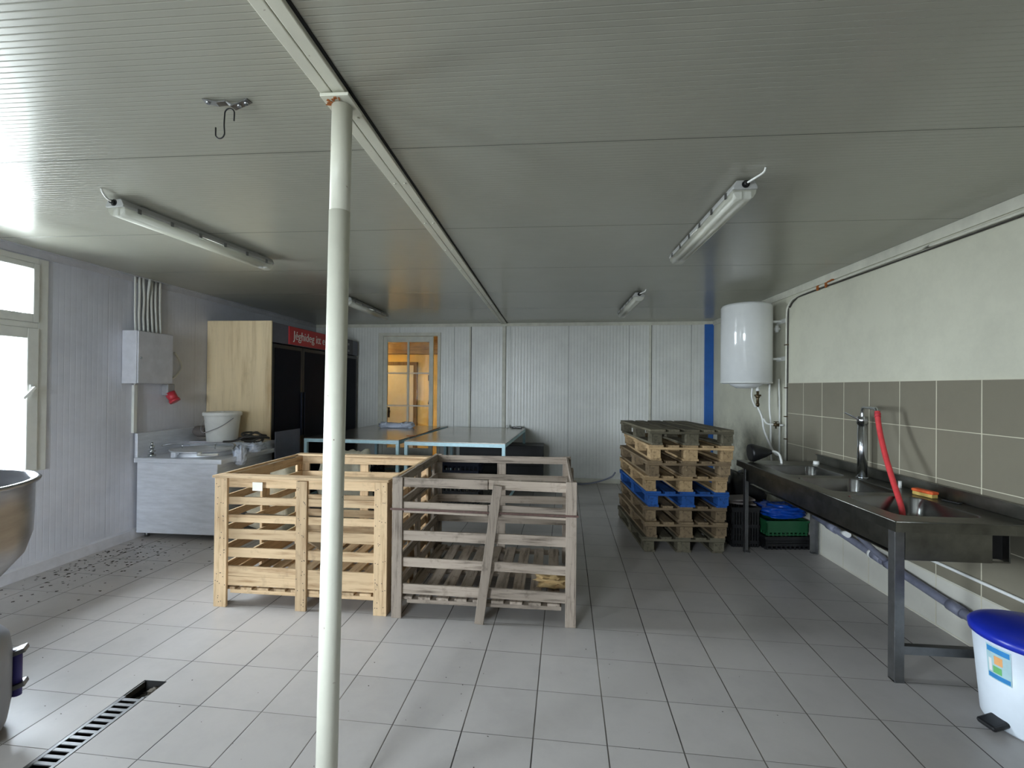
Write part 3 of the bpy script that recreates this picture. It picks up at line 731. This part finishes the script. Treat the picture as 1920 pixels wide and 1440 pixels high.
# ============================================================ ELECTRIC BOX, CONDUITS
t = thing('electrical_cabinet', 'light grey metal electrical cabinet on the left wall below the conduits', 'cabinet', (0, 0, 0))
MB().b2(XL+.002, -4.14, 4.27, 4.70, 1.60, 2.135).build('body', M['trimleft'], t, bevel=.005)
d_ = MB().b2(-4.138, -4.122, 4.275, 4.698, 1.605, 2.13).build('door', M['trimleft'], t, bevel=.004)
MB().cyl((-4.122, 4.30, 1.86), (-4.112, 4.30, 1.86), .010, n=12).build('lock', M['chrome'], d_)
nams = ['first (nearest the window) of the white conduits above the electrical cabinet', 'second white conduit from the window above the electrical cabinet', 'third white conduit from the window above the electrical cabinet', 'middle one of the seven white conduits above the electrical cabinet', 'third white conduit from the far end above the electrical cabinet', 'second white conduit from the far end above the electrical cabinet', 'last of the white conduits above the cabinet, farthest from the window']
for k in range(7):
    y = 4.37+k*.052+(.01 if k == 0 else 0)
    r_ = .010 if k == 0 else .0135
    m = MB(); m.tube(catmull([(-4.272+.03*(k == 3), y+.006*math.sin(k*2), C-.002), (-4.27, y+.01*math.sin(k), 2.5), (-4.268, y, 2.3), (-4.262, y+.004, 2.136)], 4), r_, 10)
    tag(m.build('conduit', M['pvcwin']), nams[k], 'conduit', 'conduits above the electrical cabinet')
tag(MB().b2(XL+.001, -4.27, 4.385, 4.425, 1.09, 1.585).tube([(-4.285, 4.405, 1.585), (-4.285, 4.405, 1.60)], .008, 8).build('cable_trunking', M['pvcwin'], bevel=.003), 'white cable trunking running down from the electrical cabinet', 'trunking')
t = thing('wall_socket', 'grey industrial wall socket with a red plug below the electrical cabinet', 'socket', (0, 0, 0))
MB().b2(XL+.002, -4.22, 4.745, 4.845, 1.47, 1.60).build('housing', M['grey'], t, bevel=.01)
MB().cyl((-4.24, 4.795, 1.50), (-4.19, 4.81, 1.41), .052, .045, n=24).cyl((-4.20, 4.807, 1.425), (-4.185, 4.812, 1.40), .055, n=24).build('red_cap', M['redplug'], t)
tag(MB().tube(catmull([(-4.285, 4.90, 1.96), (-4.27, 4.955, 1.88), (-4.26, 4.965, 1.78), (-4.265, 4.90, 1.69), (-4.27, 4.82, 1.64), (-4.265, 4.79, 1.60)], 6), .011, 8).build('white_cable', M['pvcwin']), 'white curved cable looping down to the red wall socket', 'cable')

# ============================================================ LAMPS
def lamp(x, y0, label, rz=0):
    t = thing('fluorescent_lamp', label, 'lamp', (x, y0, C), rz, 'fluorescent ceiling lamps')
    L = 1.32
    def sect(pts, ya, yb): return [[Vector((px, yy, pz)) for px, pz in pts] for yy in (ya, yb)]
    m = MB(); m.rings(sect([(-.045, -.012), (.045, -.012), (.062, -.045), (.062, -.058), (-.062, -.058), (-.062, -.045)], 0, L), True, True, False)
    m.b2(-.03, .03, .15, .19, -.012, 0); m.b2(-.03, .03, L-.19, L-.15, -.012, 0)
    m.build('housing', M['lampgrey'], t, bevel=.004)
    m = MB(); prof = [(-.060, -.059), (-.056, -.078), (-.042, -.100), (-.022, -.108), (.022, -.108), (.042, -.100), (.056, -.078), (.060, -.059)]
    m.rings(sect(prof, .012, L-.012), True, True, True); m.build('diffuser', M['diffuser'], t)
    for sx in (-.024, .024):
        tb = MB().cyl((sx, .06, -.080), (sx, L-.06, -.080), .013, n=14).build('tube', M['white'], t)
        MB().b2(sx-.017, sx+.017, .03, .065, -.098, -.060).b2(sx-.017, sx+.017, L-.065, L-.03, -.098, -.060).build('tube_holder', M['whitegloss'], tb)
    for k in range(6):
        for sx in (-1, 1): MB().box((sx*.0655, .1+k*(L-.2)/5, -.055), (.005, .022, .03)).build('clip', M['galv'], t)
    m = MB(); m.cyl((0, .0, -.034), (0, -.022, -.034), .012, n=12).cyl((0, 0, -.034), (0, -.004, -.034), .02, n=12).build('cable_gland', M['black'], t)
    MB().tube(catmull([(0, -.015, -.034), (.02, -.06, -.03), (.045, -.10, -.02), (.05, -.115, -.001)], 5), .0055, 8).build('cable', M['white'], t)
    return t
lamp(-2.60, 2.52, 'nearest fluorescent lamp on the left side of the ceiling, by the window', R(-5))
lamp(1.01, 2.50, 'nearest fluorescent lamp on the right half of the ceiling')
lamp(-2.53, 5.50, 'far left fluorescent lamp on the ceiling, partly behind the pole')
lamp(1.00, 5.36, 'far right fluorescent lamp on the ceiling, above the pallet stack')

# ============================================================ CEILING HOOK
t = thing('ceiling_bracket', 'bent galvanised bracket screwed to the ceiling left of the pole', 'bracket', (-1.265, 1.68, C))
m = MB(); m.bar((-.095, .0, -.004), (-.045, .01, -.012), .028, .004); m.bar((.085, .012, -.003), (.01, .022, -.022), .028, .004); m.bar((-.045, .01, -.012), (-.01, .014, -.006), .026, .004); m.bar((-.01, .014, -.006), (.02, .02, -.02), .02, .004)
m.build('strap', M['galv'], t); [MB().cyl(a, b, .008, n=8).build('screw', M['chrome'], t) for a, b in (((-.08, .002, -.004), (-.08, .002, -.014)), ((.07, .013, -.006), (.07, .013, -.017)), ((.04, .016, -.012), (.04, .016, -.024)))]
pts = []
for a in range(-20, 181, 20): pts.append((-1.268+.0+.020*math.cos(R(a))+.0, 0, .0+.020*math.sin(R(a))))
up = [(x, 1.70, z+C-.045) for x, _, z in pts]
lo = [(-1.288-.019+.019*math.cos(R(a)), 1.70, C-.120+.022*math.sin(R(a))) for a in range(0, -171, -20)]
pathh = [(-1.249, 1.70, C-.075)]+up[1:]+[(-1.290, 1.70, C-.085)]+lo+[(-1.325, 1.70, C-.098)]
tag(MB().tube(catmull(pathh, 3), .0026, 8).build('s_hook', M['darkmetal']), 'black wire S-hook hanging from the ceiling bracket', 'hook')

# ============================================================ BOILER AND PIPES
t = thing('water_heater', 'white cylindrical electric water heater mounted high on the right wall', 'water heater', (2.262, 5.56, 0))
rb = .272
MB().lathe((0, 0, 1.66), [(.001, 0), (rb-.03, 0), (rb, .018), (rb, .885), (rb-.012, .91), (rb-.05, .925), (.001, .93)], 64).build('tank', M['whitegloss'], t)
MB().lathe((0, 0, 1.66), [(.001, -.05), (.10, -.05), (.17, -.012), (.175, .001)], 40, sx=1.0).build('bottom_cap', M['whitegloss'], t)
MB().lathe((0, 0, 1.668), [(rb-.005, 0), (rb+.003, .004), (rb+.003, .012), (rb-.002, .016)], 64).build('lower_seam', M['white'], t)
for z in (1.95, 2.38): MB().b2(rb-.05, .376, -.05, .05, z-.012, z+.012).b2(.364, .376, -.14, .06, z-.025, z+.025).build('wall_bracket', M['white'], t, bevel=.003)
def pipe(pts, r, mat, label, name='water_pipe', cat='pipe', grp=None, k=6):
    return tag(MB().tube(catmull(pts, k), r, 12).build(name, mat), label, cat, grp)
t = thing('safety_valve', 'tarnished brass valves hanging below the white water heater', 'valve', (2.36, 5.48, 1.56))
MB().cyl((0, 0, .11), (0, 0, .05), .014).cyl((0, 0, .05), (0, 0, .02), .022, n=8).build('coupling', M['white'], t)
MB().cyl((0, 0, .02), (0, 0, -.16), .014, n=12).cyl((0, 0, -.02), (0, 0, -.06), .024, n=8).cyl((-.035, 0, -.03), (.035, 0, -.03), .011, n=10).cyl((0, 0, -.12), (0, 0, -.15), .02, n=8).build('body', M['brass'], t)
MB().cyl((-.06, 0, .06), (-.06, 0, .11), .012, n=10).tube(catmull([(-.06, 0, .06), (-.065, 0, -.05), (-.03, .0, -.15), (-.015, 0, -.16)], 5), .010, 10).build('outlet', M['white'], t)
pipe([(2.36, 5.48, 1.40), (2.40, 5.46, 1.28), (2.42, 5.44, 1.12), (2.50, 5.40, .90), (2.56, 5.38, .86)], .011, M['white'], 'white hose hanging from the brass valves down to the sink', 'white_hose', 'hose')
pipe([(2.49, 5.48, 1.66), (2.49, 5.48, 1.4), (2.50, 5.47, 1.2), (2.50, 5.47, .95), (2.52, 5.47, .6)], .010, M['white'], 'thin white pipe, the nearer of the two dropping behind the water heater')
pipe([(2.60, 5.50, 1.72), (2.61, 5.50, 1.4), (2.61, 5.50, .95), (2.61, 5.50, .6)], .010, M['pvcwin'], 'thin white pipe close to the wall below the water heater')
t = thing('branch_pipe', 'short white pipe with a dark tap joining the tall wall pipe', 'pipe', (0, 0, 0))
MB().tube(catmull([(2.41, 5.45, 1.27), (2.44, 5.43, 1.215), (2.50, 5.41, 1.205), (2.60, 5.38, 1.20)], 5), .010, 10).build('tube', M['white'], t)
MB().cyl((2.50, 5.41, 1.204), (2.555, 5.395, 1.202), .018, n=10).cyl((2.525, 5.402, 1.16), (2.525, 5.402, 1.235), .008, n=8).box((2.525, 5.40, 1.237), (.05, .014, .008)).build('tap', M['brass'], t)
tag(MB().cyl((2.60, 5.55, 2.26), (2.60, 5.55, 2.34), .02, n=12).cyl((2.575, 5.55, 2.30), (2.63, 5.55, 2.30), .02, n=12).build('junction_box', M['white']), 'small round junction box on the wall beside the water heater', 'junction box')
# tall pipe at the edge of the tiles, bending under the ceiling and running to the front
t = thing('wall_conduit', 'cream pipe climbing the right wall beside the tiles and running under the ceiling', 'pipe', (0, 0, 0))
m = MB(); m.tube(catmull([(2.622, 5.385, .80), (2.622, 5.385, 1.2), (2.622, 5.38, 2.0), (2.622, 5.375, 2.44), (2.622, 5.33, 2.54), (2.622, 5.20, 2.598), (2.622, 4.9, 2.612), (2.622, 4.3, 2.612), (2.622, 3.5, 2.612), (2.622, 2.8, 2.608), (2.622, YF+.1, 2.60)], 5), .011, 12)
m.build('tube', M['trim'], t)
MB().tube(catmull([(2.628, 5.362, .80), (2.628, 5.362, 2.40), (2.628, 5.32, 2.51), (2.628, 5.20, 2.578), (2.628, 4.9, 2.594), (2.628, 2.8, 2.588), (2.628, YF+.1, 2.58)], 5), .006, 8).build('dark_cable', M['rubber'], t)
m = MB()
for y in (4.62, 4.76): m.box((2.615, y, 2.612), (.02, .03, .03)); m.box((2.615, y+.01, 2.592), (.015, .012, .025))
m.bar((2.615, 4.60, 2.625), (2.615, 4.52, 2.632), .02, .012); m.build('rusty_clips', M['rust'], t)
m = MB()
for z in (1.05, 1.3, 1.62, 2.1): m.box((2.618, 5.374, z), (.028, .045, .012))
m.build('clamps', M['brass'], t)

# ============================================================ SINK
SX0, SX1, SY0, SY1, SZ = 1.872, 2.618, 2.665, 4.80, .888
t = thing('triple_sink', 'long worn steel sink unit with three basins along the right wall', 'sink', (0, 0, 0))
def rrect(x0, x1, y0, y1, r, z, k=5):
    pts = []
    for cx, cy, a0 in ((x1-r, y1-r, 0), (x0+r, y1-r, 90), (x0+r, y0+r, 180), (x1-r, y0+r, 270)):
        for j in range(k+1):
            a = R(a0+90*j/k); pts.append(Vector((cx+r*math.cos(a), cy+r*math.sin(a), z)))
    return pts
BAS = [(2.80, 3.31), (3.42, 3.93), (4.03, 4.54)]
BX0, BX1 = 1.985, 2.455
m = MB(); cuts = [SY0]
def cell(m, x0, x1, y0, y1, hole):
    ring = rrect(*hole, .07, SZ); k = 6
    cs = [Vector((x1, y1, SZ)), Vector((x0, y1, SZ)), Vector((x0, y0, SZ)), Vector((x1, y0, SZ))]
    vr = [m.bm.verts.new(p) for p in ring]; vc = [m.bm.verts.new(p) for p in cs]; fs = []
    for i in range(24):
        a, b = vr[i], vr[(i+1) % 24]; ca = vc[i//k]; cb = vc[((i+1) % 24)//k]
        fs.append(m.bm.faces.new([a, b, cb] if ca is cb else [a, b, cb, ca]))
    m._new(fs)
yb = [SY0, 3.365, 3.98, 4.60]
for (a, b), y0, y1 in zip(BAS, yb, yb[1:]): cell(m, SX0, SX1, y0, y1, (BX0, BX1, a, b))
m.poly([(SX0, 4.60, SZ), (SX1, 4.60, SZ), (SX1, SY1, SZ), (SX0, SY1, SZ)])
# folded lip all round
for (x0, x1, y0, y1) in ((SX0-.003, SX0, SY0-.003, SY1+.003), (SX1, SX1+.003, SY0, SY1), (SX0, SX1, SY0-.003, SY0), (SX0, SX1, SY1, SY1+.003)):
    m.b2(x0, x1, y0, y1, SZ-.055, SZ+.001)
m.tube([(SX0, SY0, SZ), (SX0, SY1, SZ)], .005, 8); m.tube([(SX0, SY0, SZ), (SX1, SY0, SZ)], .004, 8)
m.build('worktop', M['steelsink'], t)
for (a, b) in BAS:
    m = MB(); rings = []
    for ins, z, r in ((0, 0, .07), (.004, -.01, .07), (.012, -.10, .065), (.035, -.165, .06), (.08, -.18, .05)):
        rings.append(rrect(BX0+ins, BX1-ins, a+ins, b-ins, r, SZ+z))
    m.rings(rings, False, True, True); bs = m.build('basin', M['steelbasin'], t)
    MB().cyl(((BX0+BX1)/2, (a+b)/2, SZ-.179), ((BX0+BX1)/2, (a+b)/2, SZ-.176), .035, n=24).build('drain', M['chrome'], bs)
MB().b2(1.925, 1.935, 2.70, 4.76, .70, SZ-.03).build('front_apron', M['steelsink'], t)
m = MB(); m.b2(1.955, 2.40, 2.715, 2.722, .665, SZ-.03); m.b2(2.40, 2.405, 2.722, 2.80, .665, SZ-.03); m.b2(1.955, 2.40, 2.722, 4.70, .665, .672); m.b2(2.40, 2.49, 2.722, 2.73, .665, .675); m.b2(2.49, 2.497, 2.722, 4.70, .665, SZ-.03)
m.build('end_casing', M['steelsink'], t, bevel=.003)
MB().b2(2.406, 2.489, 2.76, 2.765, .676, SZ-.04).build('recess_shade_plate', M['dark'], t)  # near-black plate in place of the shade inside the hollow end
MB().b2(SX1-.012, SX1, SY0, 4.745, SZ+.002, .972).b2(SX1-.03, SX1-.012, SY0, 4.745, .962, .972).build('splashback', M['steelsink'], t)
for (x, y, tl) in ((1.915, 2.70, .01), (2.585, 2.70, 0), (1.93, 4.73, 0), (2.575, 4.76, 0)):
    sx = 1 if x < 2.2 else -1; sy = 1 if y < 4 else -1
    m = MB(); m.bar((x-tl*0, y, 0), (x, y, SZ-.058), .05, .004, up=(0, 1, 0)); m.bar((x-sx*.023, y+sy*.025, 0), (x-sx*.023, y+sy*.025, SZ-.058), .004, .05, up=(0, 1, 0))
    m.box((x, y+sy*.02, .004), (.05, .05, .008)); m.build('leg', M['galv'], t, bevel=.001)
MB().b2(1.94, 2.56, 2.70, 2.704, .155, .20).b2(1.94, 2.56, 2.705, 2.735, .196, .20).build('lower_brace', M['galv'], t)
# tall mixer tap
t = thing('tall_tap', 'tall chrome pillar tap with bent spout on the sink between basins', 'tap', (2.525, 3.965, SZ))
MB().cyl((0, 0, 0), (0, 0, .012), .042, n=24).cyl((0, 0, .012), (0, 0, .44), .034, n=28).build('column', M['chrome'], t)
MB().cyl((0, 0, .44), (0, 0, .50), .039, .037, n=28).build('head', M['chrome'], t)
MB().bar((-.02, -.0, .47), (-.115, .04, .53), .032, .012).build('lever', M['chrome'], t, bevel=.004)
MB().tube(catmull([(0, 0, .49), (0, 0, .54), (-.01, -.03, .572), (-.04, -.12, .576), (-.09, -.28, .576), (-.10, -.315, .565), (-.103, -.325, .53)], 6), .012, 14).build('spout', M['chrome'], t)
t = thing('red_hose', 'red rubber hose hanging from the tap spout into the nearest basin', 'hose', (0, 0, 0))
MB().tube(catmull([(2.422, 3.638, 1.445), (2.415, 3.62, 1.38), (2.40, 3.57, 1.27), (2.37, 3.47, 1.12), (2.34, 3.36, .98), (2.30, 3.23, .84), (2.28, 3.19, .765)], 7), .0175, 16).build('tube', M['redhose'], t)
m = MB()
for z in (1.405, 1.425): m.cyl((2.418, 3.628, z-.005), (2.4195, 3.632, z+.005), .020, n=20)
m.build('clamp', M['redplug'], t)
t = thing('scrub_brush', 'small orange and straw scrubbing brush on the sink by the splashback', 'brush', (2.52, 3.33, SZ+.002), R(-80))
MB().box((0, 0, .033), (.15, .05, .02)).build('back', M['sponge'], t, bevel=.007); MB().box((0, 0, .012), (.135, .042, .022)).build('bristles', M['straw'], t)
tag(MB().cyl((2.555, 3.60, SZ), (2.555, 3.60, SZ+.05), .011, n=14).build('small_bottle', M['white']), 'tiny white stub standing behind the red hose at the splashback', 'bottle')
tag(MB().box((2.56, 3.17, SZ+.006), (.03, .10, .01), Matrix.Rotation(R(15), 3, 'Z')).build('black_scraper', M['black'], bevel=.003), 'flat black scraper lying beside the orange brush on the sink', 'scraper')
tag(MB().cyl((2.54, 4.64, SZ), (2.54, 4.64, SZ+.03), .028, .024, n=16).build('jar_lid', M['white']), 'small white cap on the far end of the sink near the wall', 'cap')
t = thing('black_funnel', 'black plastic funnel lying on the far end of the sink', 'funnel', (2.0, 4.70, SZ+.002))
a = Vector((-.05, .0, .085)); b = Vector((.15, -.01, .10))
MB().tube([a, a+(b-a)*.15, a+(b-a)*.7, b], [.082, .088, .05, .022], 28).build('cone', M['black'], t)
MB().tube(catmull([(.14, -.01, .10), (.18, -.01, .105), (.215, -.03, .08), (.225, -.05, .02), (.225, -.06, -.04)], 6), .011, 10).build('white_spout', M['white'], t)

# under the sink
t = thing('drain_pipe', 'grey plastic waste pipe running along the wall under the sink', 'pipe', (0, 0, 0))
MB().tube([(2.575, 4.72, .37), (2.575, 4.35, .335), (2.575, 3.85, .285), (2.575, 3.1, .215), (2.575, 2.3, .14), (2.575, .5, .05)], .029, 16).build('tube', M['pvcgrey'], t)
for y0, y1 in ((4.50, 4.38), (3.92, 3.80), (3.76, 3.66), (3.2, 3.1)):
    f = lambda y: .335+(y-4.35)*.0955
    MB().cyl((2.575, y0, f(y0)), (2.575, y1, f(y1)), .036, n=18).build('coupling', M['pvcgrey'], t)
MB().tube(catmull([(2.3, 3.68, .70), (2.3, 3.68, .55), (2.42, 3.72, .42), (2.56, 3.75, .30)], 5), .022, 12).build('waste_branch', M['pvcgrey'], t)
MB().cyl((2.575, 3.93, .293), (2.575, 3.905, .29), .039, n=18).cyl((2.56, 4.28, .35), (2.53, 4.15, .37), .016, .026, n=12).build('collar', M['white'], t)
pipe([(2.615, 4.75, .43), (2.615, 4.0, .435), (2.615, 3.0, .44), (2.615, 1.0, .445)], .010, M['white'], 'thin white water pipe running along the tiles under the sink')
pcrate(2.36, 4.99, .0, 'low dark crate on the floor under the green one at the sink', M['black'], w=.46, d=.34, h=.13, rz=R(6))
pcrate(2.36, 4.99, .135, 'green slotted plastic crate on a dark crate behind the far sink leg', M['greencrate'], w=.42, d=.32, h=.15, rz=R(6))
m = MB(); crumple(m, (2.36, 4.96, .360), (.42, .32, .13), 21, .45, 32, 22, freq=2.5)
tag(m.build('blue_plastic_sheet', M['bluebag']), 'bright blue plastic sheet bundled on the green crate at the far end of the sink', 'plastic sheet')
m = MB(); crumple(m, (2.24, 5.66, .32), (.52, .56, .64), 23, .25, 28, 20, freq=2); tag(m.build('black_sack', M['black']), 'black bulging sack on the floor behind the far end of the sink', 'sack')
tag(MB().box((1.97, 5.02, .425), (.27, .24, .02), Matrix.Rotation(R(4), 3, 'Y')).box((1.97, 5.02, .457), (.26, .22, .02), Matrix.Rotation(R(-3), 3, 'Y')).build('folded_cloths', M['brownmat'], bevel=.005), 'grey folded cloths lying on the dark crate beside the pallets', 'cloth')
pcrate(1.97, 5.02, 0, 'dark plastic crate on the floor between the pallets and the far sink leg', M['black'], w=.28, d=.34, h=.40, rz=R(4))
tag(MB().tube(catmull([(.32, 7.74, .02), (.5, 7.66, .012), (.75, 7.6, .06), (.98, 7.55, .16), (1.05, 7.54, .24)], 6), .012, 8).build('grey_cable', M['pvcgrey']), 'grey cable rising from the floor behind the pallet stack', 'cable')

# ============================================================ PEDAL BIN
BC = (2.335, 2.40)
t = thing('pedal_bin', 'white plastic pedal bin with a blue lid beside the sink leg', 'bin', (BC[0], BC[1], 0))
MB().lathe((0, 0, 0), [(.001, .004), (.198, .004), (.205, .015), (.238, .425), (.001, .426)], 64).build('bucket', M['binwhite'], t)
MB().lathe((0, 0, .412), [(.238, 0), (.250, .002), (.252, .028), (.240, .040), (.20, .055), (.10, .066), (.001, .068)], 64).build('lid', M['binblue'], t)
MB().box((-.235, -.03, .036), (.09, .085, .026), Matrix.Rotation(R(8), 3, 'Z') @ Matrix.Rotation(R(-14), 3, 'Y')).build('pedal', M['black'], t, bevel=.011)
def onbin(a, z, e=.0015):
    r_ = .205+(z-.015)*(.033/.41)+e; return Vector((r_*math.cos(a), r_*math.sin(a), z))
stk = thing('x', 'x', 'x'); bpy.data.objects.remove(stk)
m = MB(); A0, A1, N = R(178), R(203), 8
def patch(m, a0, a1, z0, z1, e, mi):
    for j in range(6):
        x0, x1 = a0+(a1-a0)*j/6, a0+(a1-a0)*(j+1)/6
        m.poly([onbin(x0, z0, e), onbin(x1, z0, e), onbin(x1, z1, e), onbin(x0, z1, e)], mi=mi)
patch(m, A0, A1, .235, .395, .0015, 0)
patch(m, A0+.02, A1-.02, .362, .388, .0022, 1); patch(m, A0+.02, A1-.02, .24, .262, .0022, 1)
patch(m, A0+.15, A0+.30, .31, .35, .0022, 2); patch(m, A0+.12, A0+.28, .268, .30, .0022, 3); patch(m, A0+.04, A0+.10, .27, .33, .0022, 4)
m.build('sticker', [simple('sticker_pale', srgb(170, 200, 205), .4), simple('sticker_blue', srgb(50, 130, 190), .4), simple('sticker_orange', srgb(232, 170, 110), .4), simple('sticker_green', srgb(110, 180, 110), .4), M['white']], t, label='pale blue and green product sticker')

# ============================================================ DOUGH MIXER (left edge)
t = thing('dough_mixer', 'grey floor-standing dough mixer with a big stainless bowl at the left edge', 'mixer', (-2.80, 1.72, 0))
MB().lathe((0, 0, 0), [(.001, .60), (.12, .605), (.24, .64), (.34, .70), (.41, .79), (.435, .88), (.44, 1.0), (.44, 1.125), (.458, 1.13), (.462, 1.14), (.455, 1.148), (.435, 1.145), (.432, 1.0), (.425, .88), (.40, .80), (.33, .715), (.24, .655), (.12, .62), (.001, .615)], 72).build('bowl', M['bowlsteel'], t)
MB().lathe((0, 0, 0), [(.10, .44), (.11, .60), (.13, .607)], 32).build('pedestal', M['galv'], t)
m = MB(); pr = [(.30, .0), (.31, .02), (.325, .12), (.325, .33), (.315, .40), (.28, .445), (.20, .462), (.001, .465)]
m.lathe((.06, .03, .02), pr, 56, sx=1.05, sy=.9, cap0=True); m.build('base_housing', M['mixer'], t)
MB().b2(-.62, -.34, -.25, .25, .02, 1.45).build('column', M['mixer'], t, bevel=.05)
MB().b2(-.60, .12, -.16, .16, 1.40, 1.62).build('head', M['mixer'], t, bevel=.05)
for z in (.15, .31): MB().bar((.24, .23, z), (.315, .285, z+.025), .06, .022).build('latch_arm', M['galv'], t, bevel=.004)
MB().cyl((.290, .265, .12), (.290, .265, .34), .018, n=16).build('hinge_pin', M['purple'], t, label='purple blue pin')
for x, y in ((-.25, .2), (-.25, -.2), (.2, .2), (.2, -.2)): MB().cyl((x, y, 0), (x, y, .03), .04, n=20).build('rubber_foot', M['black'], t)

# ============================================================ FLOOR DRAIN
t = thing('drain_grate', 'long slotted metal drain grate set in the floor, broken at its far end', 'grate', ((DX0+DX1)/2, 0, 0))
hw = (DX1-DX0)/2
m = MB(); m.b2(-hw, -hw+.003, DY0, DY1, -.08, -.001); m.b2(hw-.003, hw, DY0, DY1, -.08, -.001); m.b2(-hw+.003, hw-.003, DY0, DY1, -.08, -.075); m.b2(-hw+.003, hw-.003, DY1-.003, DY1, -.075, -.001)
m.build('channel', M['dark'], t)
m = MB(); ge = 2.19
m.b2(-hw+.004, -hw+.022, DY0, ge, -.006, .001); m.b2(hw-.022, hw-.004, DY0, ge, -.006, .001)
y = DY0
while y < ge-.02: m.b2(-hw+.022, hw-.022, y, y+.017, -.005, .0006); y += .036
m.build('grate', M['galv'], t, bevel=.001)
m = MB()
for k in range(5): m.box((.008*(k % 2), 2.20+k*.024, -.045-.004*k), (.095, .012, .03), Matrix.Rotation(R(-20+4*k), 3, 'Y'))
m.b2(-hw+.004, -hw+.012, ge, DY1-.01, -.03, -.002); m.build('broken_ribs', M['rubber'], t)
m = MB(); crumple(m, (hw-.035, DY1-.035, -.045), (.07, .06, .05), 31, .8); m.build('silt', M['leafs'], t)

# ============================================================ LITTER
m = MB(); rnd = random.Random(3)
for k in range(430):
    if k < 300:
        x = -4.22+abs(rnd.gauss(0, .42)); y = 3.75+rnd.gauss(0, .42)+(x+4.2)*.3; s_ = rnd.uniform(.005, .021)
    else:
        x = rnd.uniform(-3.2, 1.2); y = rnd.uniform(1.2, 3.3); s_ = rnd.uniform(.002, .006)
        if DX0-.02 < x < DX1+.02 or (abs(x+.81) < .08): continue
    if x < XL+.05 or y > 4.38 or (x > -2.43 and y > 3.1): continue
    a = rnd.uniform(0, 6.28); n_ = 5
    m.poly([(x+s_*rnd.uniform(.5, 1)*math.cos(a+i*2*math.pi/n_), y+s_*rnd.uniform(.3, .8)*math.sin(a+i*2*math.pi/n_), .0012+rnd.uniform(0, .003)) for i in range(n_)])
tag(m.build('leaf_litter', M['leafs']), 'scattered dark crumbs and leaf litter on the floor by the left wall', 'litter', kind='stuff')
